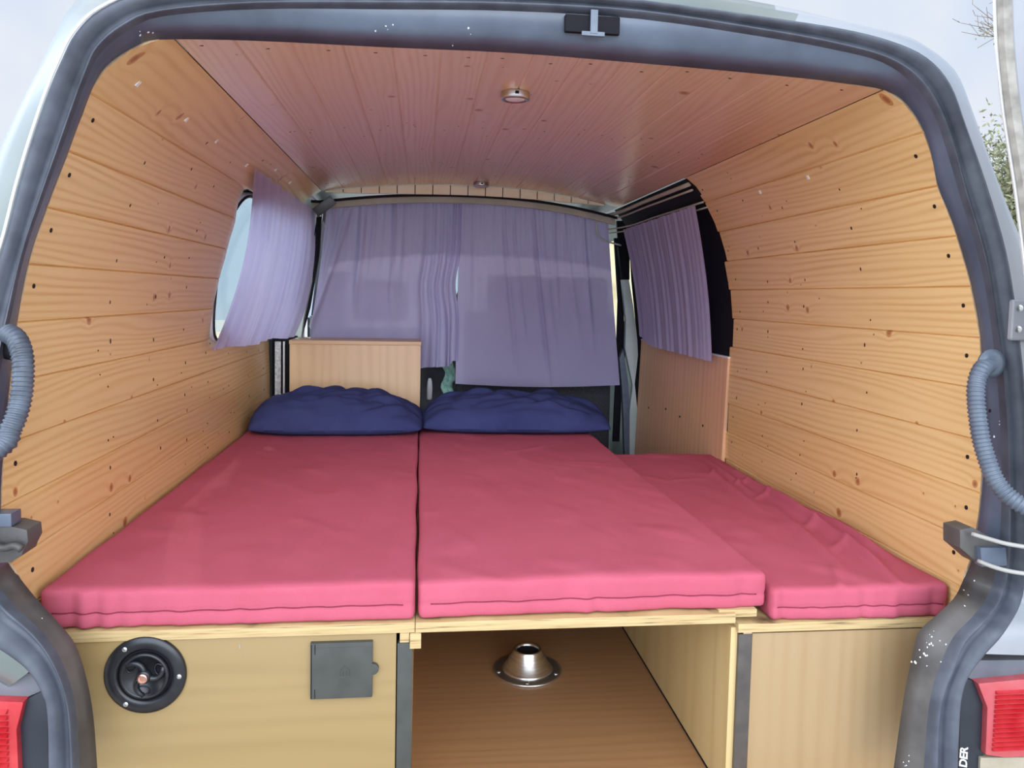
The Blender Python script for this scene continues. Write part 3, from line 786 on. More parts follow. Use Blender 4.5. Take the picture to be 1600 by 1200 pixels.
for px, py in ((1466,187),(1515,347),(1551,515),(1534,417),(1547,642),(1563,648),(95,960)):
    d = ray(px, py).normalized(); hitok, loc, nrm, idx = fr.ray_cast(CAM, d)
    if not hitok: continue
    n2 = nrm if nrm.dot(d) < 0 else -nrm; t1 = n2.cross(Vector((0, 0, 1))).normalized(); t2 = n2.cross(t1)
    vs = [loc+n2*h+t1*math.cos(k*.785)*.0028+t2*math.sin(k*.785)*.0036 for h in (-.0005, .0008) for k in range(8)]
    MB().add(vs, [tuple(range(8, 16))]+[(k, (k+1) % 8, (k+1) % 8+8, k+8) for k in range(8)]).build('hole_plug', M['screw'], van, uv=False)
if mb.v:
    o = mb.build('paint_chips', M['chip'], van, uv=False); o['kind'] = 'stuff'

# hinge plate on the right rear corner
p = onY(1592, 495, -.115)
mb = MB(); mb.box((p.x-.012, p.y, p.z-.042), (p.x+.06, p.y+.012, p.z+.030)); hg = mb.build('hinge_plate', M['body_white'], van, bevel=.006, seg=3, uv=False)
for dz in (.015, -.022): MB().lathe([(.006, 0), (.006, .002), (.003, .003)], (p.x+.0, p.y, p.z+dz), '-y', 12).build('bolt', M['steel'], hg, uv=False)

# tail lights and their surrounds
def lamp_side(right):
    q = lambda x_, y_, yy: onY(x_, y_, yy)
    if right:
        shoulder = [(1512,1032),(1700,1030),(1700,1062),(1600,1058),(1532,1068),(1505,1056)]
        house = [(1503,1058),(1532,1068),(1546,1105),(1538,1170),(1532,1230),(1497,1230),(1500,1130)]
        lens = [(1528,1068),(1700,1052),(1700,1180),(1570,1184),(1540,1180),(1543,1106)]
        inner = [(1560,1082),(1700,1074),(1700,1168),(1552,1176),(1557,1116)]
        under = [(1532,1184),(1700,1182),(1700,1240),(1530,1240)]
    else:
        shoulder = [(-60,1052),(50,1052),(70,1066),(66,1080),(35,1093),(-60,1093)]
        house = [(66,1080),(74,1110),(76,1230),(28,1230),(26,1140),(36,1096)]
        lens = [(-60,1094),(37,1097),(26,1140),(30,1230),(-60,1230)]
        inner = [(-60,1112),(10,1112),(8,1150),(12,1230),(-60,1230)]
        under = None
    def pr(poly, y0, y1, name, mat, par, bev=.003):
        mb = MB(); mb.prism([(q(x_, y_, y0).x, q(x_, y_, y0).z) for x_, y_ in poly], 'y', y0, y1); return mb.build(name, mat, par, bevel=bev, uv=False)
    pr(shoulder, -.125, -.07, 'bumper_shoulder', M['bumper'], van)
    tl = pr(house, -.13, -.08, 'tail_light', M['housing'], van); tl['label'] = ('right' if right else 'left')+' tail light in a black housing'
    pr(lens, -.142, -.10, 'lens', M['lens_pink'] if right else M['lens_red'], tl, .004)
    # ribbed inner lens
    pts = [q(x_, y_, -.146) for x_, y_ in inner]; zt_, zb_ = max(p_.z for p_ in pts), min(p_.z for p_ in pts); xl, xr = min(p_.x for p_ in pts), max(p_.x for p_ in pts)
    mb = MB(); n__ = 13
    for k in range(n__):
        a = zb_+(zt_-zb_)*k/n__; h = (zt_-zb_)/n__
        mb.add([(xl, -.140, a), (xr, -.140, a), (xr, -.150, a+h*.5), (xl, -.150, a+h*.5), (xr, -.140, a+h), (xl, -.140, a+h)], [(0, 1, 2, 3), (3, 2, 4, 5), (0, 3, 5), (1, 4, 2)])
    mb.build('ribbed_lens', M['lens_red'], tl, uv=False)
    if under: pr(under, -.135, -.08, 'lower_lens', M['amber'], tl)
lamp_side(True); lamp_side(False)
# raised white letters on the right lamp housing, reading upwards
cu = bpy.data.curves.new('lettering', 'FONT'); cu.body = 'DER'; cu.size = .021; cu.extrude = .0006; cu.shear = .25; cu.align_x = 'RIGHT'; cu.space_character = .95; cu.offset = .0004
lt = bpy.data.objects.new('lettering', cu); COL.objects.link(lt)
pp = onY(1512, 1168, -.131)
Rm = Matrix(((0, -1, 0), (0, 0, -1), (1, 0, 0)))   # text x -> up, text y -> left, facing the camera
lt.matrix_world = Matrix.Translation((pp.x+.0, pp.y, pp.z)) @ Rm.to_4x4()
lt.data.materials.append(M['white'])
dg = bpy.context.evaluated_depsgraph_get(); me = bpy.data.meshes.new_from_object(lt.evaluated_get(dg)); mw = lt.matrix_world.copy()
bpy.data.objects.remove(lt); me.transform(mw)
lt = bpy.data.objects.new('lettering', me); COL.objects.link(lt); lt.parent = van; lt.matrix_parent_inverse = world_inv(van)

# pillars and rails around the side openings
def strip(pix, y, th, name, mat, par=None, bev=.002):
    mb = MB(); mb.prism([(onY(x_, y_, y).x, onY(x_, y_, y).z) for x_, y_ in pix], 'y', y, y+th); return mb.build(name, mat, par or van, bevel=bev, uv=False)
strip([(966,385),(976,437),(983,440),(988,480),(996,530),(998,545),(1010,640),(1018,715),(1000,715),(993,560),(975,470)], 2.20, .05, 'door_pillar', M['dark'])
strip([(972,437),(983,437),(990,480),(996,530),(997,555),(992,600),(996,640),(994,712),(984,712),(984,640),(989,602),(977,545),(978,500)], 2.17, .03, 'pillar_trim', M['pillar'])
strip([(974,545),(982,600),(984,640),(984,712),(976,712),(973,620),(968,560)], 2.18, .03, 'seat_belt_trim', M['conduit'])
strip([(960,372),(968,372),(978,545),(972,600),(968,690),(958,690),(962,600),(966,470)], 2.24, .02, 'belt_webbing', M['dark'])
strip([(964,345),(984,345),(984,437),(974,437),(968,400),(966,375)], 2.23, .02, 'dark_filler', M['dark'])  # dark filler added to cover a bright sliver beside the pillar
strip([(982,330),(1014,330),(1016,575),(1000,560),(988,440)], 2.19, .02, 'gap_filler', M['dark'])  # dark filler added over the bright gap by the door
# left front pillar, grey-green, beside the box
strip([(452,530),(462,520),(472,480),(480,430),(487,330),(493,330),(486,440),(474,500),(470,533)], 2.06, .04, 'left_pillar', M['pillar'])
strip([(490,340),(502,338),(498,400),(484,480),(470,530),(466,530),(480,470),(488,400)], 2.16, .03, 'left_door_frame', M['dark'])
strip([(505,345),(509,362),(506,420),(498,480),(486,515),(482,510),(496,470),(502,400),(500,352)], 2.2, .02, 'left_door_trim', M['white'])
# sliding-door rail and dark header above the right window
mb = MB()
mb.add([(.66, 1.10, 1.345), (.66, 2.05, 1.345), (.74, 2.05, 1.25), (.76, 1.10, 1.25), (.72, 1.10, 1.36), (.72, 2.05, 1.36), (.80, 2.05, 1.25), (.82, 1.10, 1.25)],
       [(0, 1, 2, 3), (7, 6, 5, 4), (0, 4, 5, 1), (3, 2, 6, 7), (0, 3, 7, 4), (1, 5, 6, 2)])
mb.build('door_header', M['dark'], van, uv=False)
for dx, z0, rr in ((0, 1.328, .008), (.012, 1.310, .004), (.05, 1.272, .0035), (.066, 1.256, .003)):
    pts = spline([(.672+dx, 1.11, z0), (.664+dx, 1.6, z0), (.655+dx, 1.95, z0-.004), (.60+dx*.6, 2.10, z0-.012)], 6)
    MB().tube(pts, rr, 8).build('sliding_rail', M['cream_dull'], van, smooth=True, uv=False)
MB().tube(spline([(.58, 2.05, 1.30), (.585, 2.05, 1.24), (.62, 2.06, 1.21), (.70, 2.07, 1.19)], 6), .004, 8).build('grab_wire', M['pillar'], van, smooth=True, uv=False)

# ------------------------------------------------------------------ sliding door (right): plywood lining and blacked-out window
sdoor = thing('sliding_door', (.83, 1.6, -.1), 'sliding side door lined with plain brown plywood below a black window', 'door')
mb = MB(); mb.add([(.812, 1.12, -.05), (.812, 2.16, -.05), (.835, 2.16, .757), (.832, 1.12, .757), (.824, 1.12, -.05), (.824, 2.16, -.05), (.847, 2.16, .757), (.844, 1.12, .757)],
                  [(0, 1, 2, 3), (7, 6, 5, 4), (0, 4, 5, 1), (3, 2, 6, 7), (0, 3, 7, 4), (1, 5, 6, 2)])
dp = mb.build('plywood_lining', M['ply_door'], sdoor, grain='z')
mb = MB(); mb.box((.832, 1.12, .757), (.86, 2.16, .762)); mb.build('lining_edge', M['white'], sdoor, uv=False)
mb = MB()
for (xa, za), (xb, zb) in zip(((.842, .74), (.842, .95), (.825, 1.08), (.78, 1.22)), ((.842, .95), (.825, 1.08), (.78, 1.22), (.70, 1.345))):
    mb.add([(xa, 1.0, za), (xa, 2.16, za), (xb, 2.16, zb), (xb, 1.0, zb), (xa+.005, 1.0, za), (xa+.005, 2.16, za), (xb+.005, 2.16, zb), (xb+.005, 1.0, zb)], [(0, 1, 2, 3), (7, 6, 5, 4), (0, 4, 5, 1), (3, 2, 6, 7), (0, 3, 7, 4), (1, 5, 6, 2)])
for q in range(len(mb.v)): mb.v[q].x += .004
mb.build('window_glass', M['dark'], sdoor, uv=False)
for px, py in ((1014, 637), (1041, 639), (1063, 651), (1099, 665), (1200, 0)):
    if py == 0: continue
    p = onX(px, py, .823); MB().box((p.x-.004, p.y-.004, p.z-.004), (p.x-.001, p.y+.004, p.z+.004)).build('screw', M['screw'], sdoor, bevel=.001, uv=False)

# ------------------------------------------------------------------ open rear door at the right
vd = thing('rear_door', (.86, -.2, -.3), 'white rear van door swung open at the right, edge-on with a worn seal', 'door')
EP = [(1557,-40),(1558,0),(1560,60),(1564,110),(1572,180),(1583,250),(1592,310),(1603,400),(1612,480),(1620,560),(1626,700),(1626,900)]
ed = spline([onY(x_, y_, -.20) for x_, y_ in EP], 4)
def sweep(offs, name, mat):
    v = []; f = []; k = len(offs)
    for p in ed:
        for ox, oy in offs: v.append(p+Vector((ox, oy, 0)))
    for i in range(len(ed)-1):
        for j in range(k): f.append((i*k+j, i*k+(j+1) % k, (i+1)*k+(j+1) % k, (i+1)*k+j))
    f += [tuple(range(k-1, -1, -1)), tuple(range((len(ed)-1)*k, len(ed)*k))]
    mb = MB(); mb.add(v, f); return mb.build(name, mat, vd, uv=False)
sweep([(.014, 0), (.06, .02), (.45, -.42), (.40, -.46), (.018, -.012)], 'door_panel', M['body_white'])
sweep([(0, 0), (.004, .008), (.018, .006), (.018, -.010), (.004, -.008)], 'door_seal', M['worn_seal'])
sweep([(-.002, .004), (.0005, .010), (.004, .012), (.003, .004)], 'edge_bead', M['white'])

# ------------------------------------------------------------------ storage cabinets, boards
lc = thing('storage_cabinet', (-.5, 0, 0), 'left bed cabinet with a round black filler cap on its pale beech front', 'cabinet')
def panel(mb_args, name, mat, par, grain='x', bev=.0012):
    mb = MB()
    for a in mb_args: mb.box(*a)
    return mb.build(name, mat, par, grain=grain, bevel=bev)
panel([((-.822, .0, .0), (-.228, .015, .3465))], 'front_panel', M['beech'], lc)
panel([((-.214, .016, .0), (-.200, 1.83, .3465))], 'side_panel', M['ply_box'], lc, 'y')
panel([((-.226, -.002, .0), (-.199, .015, .327))], 'edge_strip', M['grey_plastic'], lc)
panel([((-.222, -.001, .3275), (-.205, .03, .3465))], 'corner_block', M['ply_edge'], lc)
panel([((-.204, -.006, .318), (-.184, .03, .3462))], 'support_batten', M['ply_edge'], lc, 'y')
# round filler cap
fc = onY(228, 1053, 0); fx, fz = fc.x, fc.z
mb = MB(); mb.lathe([(.068, -.001), (.068, .004), (.066, .007), (.050, .008), (.046, .006), (.0435, .001), (.0435, -.001)], (fx, 0, fz), '-y', 56)
cap = mb.build('filler_flange', M['black_plastic'], lc, smooth=False, bevel=0, uv=False)
for p in cap.data.polygons: p.use_smooth = True
for an in (2.15, -.05, 4.15):
    MB().lathe([(.0042, 0), (.0042, .0015), (.002, .0025)], (fx+.0575*math.cos(an), -.0075, fz+.0575*math.sin(an)), '-y', 12).build('screw', M['steel'], cap, uv=False)
mb = MB(); mb.lathe([(.0405, -.002), (.0405, .009), (.038, .011), (.035, .010), (.033, .004)], (fx, 0, fz), '-y', 48)
MB().lathe([(.0445, 0), (.0445, .0012), (.030, .0014)], (fx, 0, fz), '-y', 40).build('cap_recess', M['dark'], cap, uv=False)
kb = mb.build('turning_cap', M['black_plastic'], lc, smooth=True, uv=False)
mb = MB()
for s in range(3):      # three raised curved blades between the finger hollows
    a0 = math.pi/2+s*2*math.pi/3+.1
    pts = []
    for q in range(9):
        t_ = q/8; rr = .006+.029*t_; an = a0+.9*t_*t_
        pts.append((fx+rr*math.cos(an), -.0075, fz+rr*math.sin(an)))
    mb.tube(pts, lambda t_: .0058-.0018*t_, 10)
mb.lathe([(.0115, 0), (.0115, .011), (.0095, .013)], (fx, -.002, fz), '-y', 24)
mb.build('finger_grip', M['black_plastic'], kb, smooth=True, uv=False)
mb = MB(); mb.lathe([(.0082, 0), (.0082, .0165), (.0062, .0172), (.005, .0155)], (fx, -.002, fz), '-y', 24); mb.build('lock_barrel', M['copper'], kb, uv=False)
for s in range(3):
    mb = MB()
    a0 = math.pi/2+s*2*math.pi/3+.9
    pts = []
    for q in range(17):
        an = 2*math.pi*q/16; u_, w_ = .0145*math.cos(an), .0075*math.sin(an)
        b0 = a0+u_*28; rr = .0265+w_
        pts.append((fx+rr*math.cos(b0), -.0060, fz+rr*math.sin(b0)))
    mb.tube(pts, .0012, 6, caps=False)
    mb.build('hollow_rim', M['black_plastic'], kb, smooth=True, uv=False)
# hook-up flap
a, b_ = onY(486, 1002, 0), onY(582, 1085, 0)
flap = thing('dummy', (0, 0, 0), 'x', 'x'); bpy.data.objects.remove(flap)
mb = MB(); mb.box((a.x, -.010, b_.z), (b_.x, .001, a.z)); sk = mb.build('socket_flap', M['grey_plastic'], lc, bevel=.0015, uv=False)
mb = MB(); mz = (a.z+b_.z)/2
mb.prism([(b_.x-.004, mz-.010)]+[(b_.x+.001+.0100*math.cos(t_), mz+.0100*math.sin(t_)) for t_ in [(-90+i*15)*math.pi/180 for i in range(13)]]+[(b_.x-.004, mz+.010)], 'y', -.0098, -.002)
mb.build('finger_tab', M['grey_plastic'], sk, bevel=.0008, uv=False)
mb = MB()
for z0, z1 in ((a.z-.020, a.z-.002), (b_.z+.002, b_.z+.018)): mb.box((a.x+.0075, -.0104, z0), (a.x+.0088, -.0098, z1))
mb.box((a.x+.0015, -.0104, b_.z+.002), (a.x+.0028, -.0098, a.z-.002))
mb.build('hinge_slots', M['dark'], sk, uv=False)
MB().box((a.x+.003, -.0104, a.z-.0085), (b_.x-.001, -.0100, a.z-.0078)).build('groove', M['brown_strip'], sk, uv=False)
# faint embossed symbol (a little house over a line)
cx_, cz_ = (a.x+b_.x)/2+.006, mz-.002
mb = MB()
seg_ = lambda p, q: mb.tube([(cx_+p[0], -.0101, cz_+p[1]), (cx_+q[0], -.0101, cz_+q[1])], .0007, 5)
for p, q in (((-.012, -.010), (.012, -.010)), ((-.008, -.007), (-.008, .003)), ((.008, -.007), (.008, .003)), ((-.008, .003), (0, .012)), ((0, .012), (.008, .003)), ((-.003, -.007), (-.003, .001)), ((.003, -.007), (.003, .001))): seg_(p, q)
mb.build('embossed_symbol', M['grey_plastic'], sk, uv=False)
# white scuff on the panel
p = onY(375, 1010, 0); MB().box((p.x-.0012, -.0010, p.z-.004), (p.x+.0012, .001, p.z+.004)).build('scuff_mark', M['worn_seal'], lc, bevel=.0005, uv=False)

rc = thing('storage_cabinet', (.6, 0, 0), 'right bed cabinet with a plain upright-grained front and bare plywood partition', 'cabinet')
panel([((.438, .0, .0), (.822, .015, .3235))], 'front_panel', M['beech_v'], rc, 'z')
panel([((.411, -.002, .0), (.437, .015, .3235))], 'edge_strip', M['brown_strip'], rc)
panel([((.414, .003, .0), (.4165, 1.2, .325))], 'shadow_gap', M['dark'], rc)
panel([((.398, .006, .004), (.412, 1.2, .334))], 'partition', M['ply'], rc, 'z')
panel([((.3965, .006, .0), (.3985, 1.2, .004))], 'floor_bead', M['dark'], rc)
panel([((.420, -.001, .3235), (.437, .02, .3275))], 'packing_strip', M['kerf'], rc)

BD = 'bed boards'
o = panel([((-.826, -.004, .3470), (-.1955, 1.84, .3655))], 'bed_board', M['ply_edge'], None); tag(o, 'plywood bed board on the left cabinet, splintered dark along its front edge', 'board', BD)
o = MB().box((-.1945, -.004, .3465), (.402, 1.84, .3650)).build('bed_board', M['ply_edge'], None, bevel=.001)
tag(o, 'wide plywood bed board bridging the open bay between both cabinets', 'board', BD)
o2 = MB().box((.372, .004, .3545), (.447, .40, .3685)).build('overlap_strip', M['ply_edge'], o, bevel=.001)
o = MB().box((.408, -.004, .3275), (.826, 1.22, .3445)).build('bed_board', M['ply_edge'], None, bevel=.001)
tag(o, 'plywood board on the right cabinet, lowest of the three under the cushions', 'board', BD)

# ------------------------------------------------------------------ cushions
def seg_dist(p, a, b_):
    ax, ay = a; bx, by = b_; px, py = p; dx, dy = bx-ax, by-ay
    t_ = max(0, min(1, ((px-ax)*dx+(py-ay)*dy)/(dx*dx+dy*dy))); qx, qy = ax+t_*dx, ay+t_*dy
    return math.hypot(px-qx, py-qy), t_
def cushion(quad, z0, z1, ridges, label, crumple=.0016, seedz=0, r_=.011, edgewave=.003, front_creases=()):
    """quad: near-left, near-right, far-right, far-left (x, y)"""
    nx, ny, nz_ = 90, 130, 12
    v = []; f = []; idx = {}
    lx, ly, lz = 1.0, 1.0, z1-z0
    wid = quad[1][0]-quad[0][0]; dep = quad[3][1]-quad[0][1]
    def mapv(i, j, k):
        x, y, z = wid*i/nx, dep*(j/ny)**1.0, lz*k/nz_
        ix, iy, iz = min(max(x, r_), wid-r_), min(max(y, r_), dep-r_), min(max(z, r_), lz-r_)
        d = Vector((x-ix, y-iy, z-iz))
        if d.length > 0: d = d.normalized()*r_
        p = Vector((ix, iy, iz))+d
        s, t_ = p.x/wid, p.y/dep
        a = Vector(quad[0]).lerp(Vector(quad[1]), s); b2 = Vector(quad[3]).lerp(Vector(quad[2]), s); q = a.lerp(b2, t_)
        X, Y, Z = q.x, q.y, p.z+z0
        topf = min(1, max(0, (p.z-lz*.3)/(lz*.7)))
        w_ = noise.noise(Vector((X*3+seedz, Y*2, 0)))*crumple*2+noise.noise(Vector((X*14+Y*6+seedz, Y*5-X*3, 1)))*crumple+.0022*max(0, noise.noise(Vector((X*9+Y*9+seedz, Y*4-X*7, 4)))-.22)*3
        for (pa, pb, amp, wd) in ridges:
            dd, tt = seg_dist((X, Y), pa, pb)
            w_ += amp*math.exp(-(dd/wd)**2)*math.sin(math.pi*min(1, max(0, tt*.9+.05)))
        Z += w_*topf
        # sides: soft wave and vertical pulls in the border
        if t_ < .03:
            for (cx2, am) in front_creases: Y += am*math.exp(-((X-cx2)/.010)**2)*(1-topf*.5)
            Y += noise.noise(Vector((X*9+seedz, 3, Z*8)))*.006+noise.noise(Vector((X*30+seedz, 3, Z*14)))*.0022
            mid = (z0+z1)/2-.006
            Y += .0022*math.exp(-((Z-mid)/.0028)**2)          # border seam
        if s < .02 or s > .98: X += noise.noise(Vector((Y*5+seedz, 7, Z*10)))*edgewave
        return (X, Y, Z)
    def vid(i, j, k):
        q = (i, j, k)
        if q not in idx: idx[q] = len(v); v.append(mapv(i, j, k))
        return idx[q]
    for i in range(nx):
        for j in range(ny):
            f.append((vid(i, j, nz_), vid(i+1, j, nz_), vid(i+1, j+1, nz_), vid(i, j+1, nz_)))
            f.append((vid(i, j, 0), vid(i, j+1, 0), vid(i+1, j+1, 0), vid(i+1, j, 0)))
    for k in range(nz_):
        for i in range(nx):
            f.append((vid(i, 0, k), vid(i+1, 0, k), vid(i+1, 0, k+1), vid(i, 0, k+1)))
            f.append((vid(i+1, ny, k), vid(i, ny, k), vid(i, ny, k+1), vid(i+1, ny, k+1)))
        for j in range(ny):
            f.append((vid(0, j+1, k), vid(0, j, k), vid(0, j, k+1), vid(0, j+1, k+1)))
            f.append((vid(nx, j, k), vid(nx, j+1, k), vid(nx, j+1, k+1), vid(nx, j, k+1)))
    o = mesh_obj('bed_cushion', v, f, M['pink'], smooth=True)
    tag(o, label, 'cushion', 'crimson bed cushions')
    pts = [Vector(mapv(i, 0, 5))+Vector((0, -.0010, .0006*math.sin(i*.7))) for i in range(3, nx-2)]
    MB().tube(pts, .0011, 6).build('seam_shadow_line', M['seam'], o, smooth=True, uv=False)  # thin tube drawing the seam with its crease shadow
    return o
cushion([(-.829, .0), (-.196, .0), (-.199, 1.84), (-.822, 1.84)], .3665, .436,
        [((-.45, .05), (-.38, .5), .0025, .02), ((-.30, .5), (-.24, 1.1), .0025, .015), ((-.75, .1), (-.6, .5), .002, .03), ((-.25, .0), (-.22, .5), .0025, .012), ((-.6, .7), (-.3, 1.2), .002, .03)],
        'crimson bed cushion on the left cabinet, against the left pine wall', seedz=1,
        front_creases=((-.775, .006), (-.755, -.004), (-.735, .006), (-.70, .005), (-.66, .004), (-.60, -.003), (-.50, .003), (-.36, .002)))
cushion([(-.190, .004), (.470, .012), (.446, 1.84), (-.197, 1.84)], .3665, .436,
        [((.05, .2), (-.05, .9), .0022, .03), ((.20, .15), (.30, .8), .002, .025), ((.25, 1.0), (.42, .95), .003, .01), ((.24, .97), (.42, .90), .003, .008), ((.05, 1.1), (.3, 1.3), .003, .012), ((.1, .02), (.3, .06), .002, .02), ((-.17, .1), (-.14, .7), .002, .014)],
        'middle crimson bed cushion overhanging the lower one on its right', seedz=5, front_creases=((.12, -.003), (.14, .004), (.42, .004)))
cushion([(.474, -.004), (.832, -.004), (.830, 1.225), (.47, 1.225)], .3450, .4100,
        [((.755, .1), (.785, .7), .012, .018), ((.785, .5), (.80, 1.1), .014, .014), ((.66, .05), (.74, .55), .007, .012), ((.69, .5), (.74, 1.1), .006, .012), ((.60, -.02), (.66, .12), .005, .008), ((.55, .85), (.68, .88), .003, .010), ((.70, .9), (.76, 1.0), .008, .010), ((.56, .1), (.58, .8), .002, .03), ((.80, .10), (.81, .55), .020, .014), ((.72, .35), (.79, .42), .006, .01), ((.71, .62), (.80, .70), .008, .009), ((.73, .80), (.80, .84), .008, .008), ((.70, .20), (.78, .26), .006, .010), ((.735, .0), (.775, .3), .012, .010), ((.765, .25), (.79, .75), .013, .009), ((.745, .7), (.775, 1.15), .010, .009)],
        'right crimson seat cushion with a loose rumpled cover along the wall', crumple=.002, seedz=9, front_creases=((.50, .004), (.66, .004), (.72, -.003), (.80, .004)))

# ------------------------------------------------------------------ pillows
def pillow(c, sx, sy, h, rotz, label, seedz, topfn):
    n1, n2 = 110, 50; v = []; f = []
    for side_ in (1, -1):
        for j in range(n2+1):
            for i in range(n1+1):
                u_, w_ = 2*i/n1-1, 2*j/n2-1
                au, aw = abs(u_), abs(w_)
                th = ((1-au**4)*(1-aw**3.2))**.5 if au < 1 and aw < 1 else 0
                hh = h*th*topfn(u_, w_) if side_ > 0 else -h*.30*th
                x = u_*sx*(1-.05*aw**2); y = w_*sy*(1-.07*au**2)
                if side_ > 0:
                    e_ = (au**3)
                    fold = noise.noise(Vector((u_*2.2+w_*2.5+seedz, w_*3.0-u_, seedz)))
                    hh += th*(.018*fold+.034*(abs(noise.noise(Vector((u_*1.6+w_*3, w_*3.0-u_*2.5+seedz, 2)))) - .2)+.004*abs(noise.noise(Vector((u_*9+w_*8, w_*6+seedz, 6))))-.008*e_*abs(math.sin(w_*9+u_*3)))
                    x += .006*fold*(1-au)
                cr, sr = math.cos(rotz), math.sin(rotz)
                v.append((c[0]+x*cr-y*sr, c[1]+x*sr+y*cr, c[2]+hh))
    N1 = (n1+1)*(n2+1)
    for j in range(n2):
        for i in range(n1):
            a = j*(n1+1)+i
            f.append((a, a+1, a+n1+2, a+n1+1)); f.append((N1+a, N1+a+n1+1, N1+a+n1+2, N1+a+1))
    mb = MB(); mb.add(v, f)
    me = bpy.data.meshes.new('pillow'); me.from_pydata([tuple(q) for q in v], [], f); me.materials.append(M['navy'])
    bm = bmesh.new(); bm.from_mesh(me); bmesh.ops.remove_doubles(bm, verts=bm.verts, dist=.0004); bmesh.ops.recalc_face_normals(bm, faces=bm.faces); bm.to_mesh(me); bm.free()
    for p in me.polygons: p.use_smooth = True
    o = bpy.data.objects.new('pillow', me); COL.objects.link(o); tag(o, label, 'pillow', 'navy pillows'); return o
pillow((-.492, 1.60, .462), .318, .20, .118, R(0), 'navy blue pillow on the left cushion, in front of the plywood box', 2.3, lambda u_, w_: 1.0-.30*max(0, u_-.0)+.05*math.sin(u_*3))
pillow((.175, 1.625, .462), .365, .20, .105, R(-2.5), 'navy blue pillow on the middle cushion, its left end overlapping the other', 8.1, lambda u_, w_: 1.0-.28*max(0, u_-.25)-.0*w_)

# ------------------------------------------------------------------ plywood box behind the left pillow
bx = thing('storage_box', (-.46, 1.95, 0), 'plain plywood box with a flat lid standing behind the left pillow', 'box')
panel([((-.722, 1.84, .0), (-.194, 1.856, .738))], 'front_panel', M['ply_box'], bx, 'z')
panel([((-.722, 1.857, .0), (-.708, 2.06, .738))], 'side_panel', M['ply_box'], bx, 'z')
panel([((-.208, 1.857, .0), (-.194, 2.06, .738))], 'side_panel', M['ply_box'], bx, 'z')
panel([((-.724, 1.838, .7385), (-.192, 2.065, .754))], 'lid', M['ply_box'], bx, 'x')
# reflective insulation edges between wall and box
ins = thing('insulation_strip', (-.80, 2.03, .3), 'narrow silvery foil insulation edge between pine wall and plywood box', 'insulation')
mb = MB(); mb.box((-.815, 2.03, .35), (-.79, 2.045, .735)); mb.build('foil_sheet', M['foil'], ins, uv=False)
mb = MB(); mb.box((-.782, 2.035, .35), (-.775, 2.05, .735)); mb.build('white_edge', M['white'], ins, uv=False)
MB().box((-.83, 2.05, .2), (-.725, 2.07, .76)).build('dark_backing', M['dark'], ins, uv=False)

# ------------------------------------------------------------------ curtains
def curtain(fn, nu, nv, label, name='curtain', mat=None):
    v = [fn(i/nu, j/nv) for j in range(nv+1) for i in range(nu+1)]
    f = [(j*(nu+1)+i, j*(nu+1)+i+1, (j+1)*(nu+1)+i+1, (j+1)*(nu+1)+i) for j in range(nv) for i in range(nu)]
    o = mesh_obj(name, v, f, mat or M['lilac'], smooth=True); tag(o, label, 'curtain', 'lilac curtains'); return o
def folds(x, t_, specs):
    """sum of soft vertical folds: (centre at top, drift down, width, depth, fade start)"""
    y = 0
    for c, dr, wd, dp_, fade in specs:
        cc = c+dr*t_; q = (x-cc)/wd
        y -= dp_*math.exp(-q*q)*max(0, 1-max(0, t_-fade)/.35)
    return y
rgc = random.Random(11)
spA = [(.06, -.10, .02, .012, .9), (.15, -.22, .018, .016, .8), (.19, -.26, .014, .013, .7), (.27, .02, .02, .018, .35), (.36, .0, .02, .010, .25), (.50, .05, .014, .018, .35), (.58, .06, .02, .010, .3), (.75, .0, .018, .018, .9), (.80, .02, .014, .016, 1), (.86, .0, .014, .02, 1), (.90, .03, .012, .018, 1), (.95, -.02, .012, .020, 1), (.99, 0, .01, .016, 1)]
def f_left(s, t_):
    s = s*1.0
    xl = -.610-.085*t_**1.2; xr = -.022-.004*t_-.020*math.exp(-((t_-.52)/.13)**2)
    x = xl+(xr-xl)*s
    zt_ = cz(x)-.050; zb_ = .617+.022*math.exp(-((s-.97)/.04)**2)+.010*math.sin(s*9)
    if s > .955: zb_ = .655
    y = 2.095+folds(s, t_, spA)+.0035*math.sin(s*150+2*math.sin(s*20))*max(0, 1-t_*2.2)+.004*math.sin(s*37+t_*2)*(1-.6*t_)
    return (x, y, zt_+(zb_-zt_)*t_)
curtain(f_left, 220, 60, 'lilac curtain across the cab on the left, behind the plywood box')
spB = [(.10, .0, .015, .008, .3), (.28, .10, .014, .014, .6), (.34, .12, .010, .010, .5), (.48, .09, .012, .018, .75), (.53, .10, .02, .008, .6), (.68, .12, .02, .012, .45), (.82, .04, .016, .014, .5), (.20, .02, .02, .006, .2), (.62, .03, .012, .009, .35)]
def f_right(s, t_):
    xl = -.030-.008*t_; xr = .640+.078*t_**1.1
    x = xl+(xr-xl)*s; zt_ = cz(x)-.050; zb_ = .553-.012*math.sin(s*3.1)
    y = 2.085+folds(s, t_, spB)+.0035*math.sin(s*170+2*math.sin(s*17))*max(0, 1-t_*2.6)+.004*math.sin(s*29+t_*2)*(1-.6*t_)
    return (x, y, zt_+(zb_-zt_)*t_)
curtain(f_right, 220, 60, 'longer lilac curtain across the cab on the right, above the dark seat back')
NE = []; FE = []
for px, py in ((398,263),(393,320),(386,375),(374,430),(355,490),(331,549)):
    x0 = .75
    for _ in range(60):
        p = onX(px, py, -x0); x0 = .6*x0+.4*(wx(p.z)-.012)
    NE.append(p)
FE = [onY(px, py, 2.0) for px, py in ((489,329),(490,372),(487,415),(480,455),(470,492),(456,525))]
def along(l, t_):
    q = t_*(len(l)-1); i = min(int(q), len(l)-2); return l[i].lerp(l[i+1], q-i)
NE = spline(NE, 5); FE = spline(FE, 5)
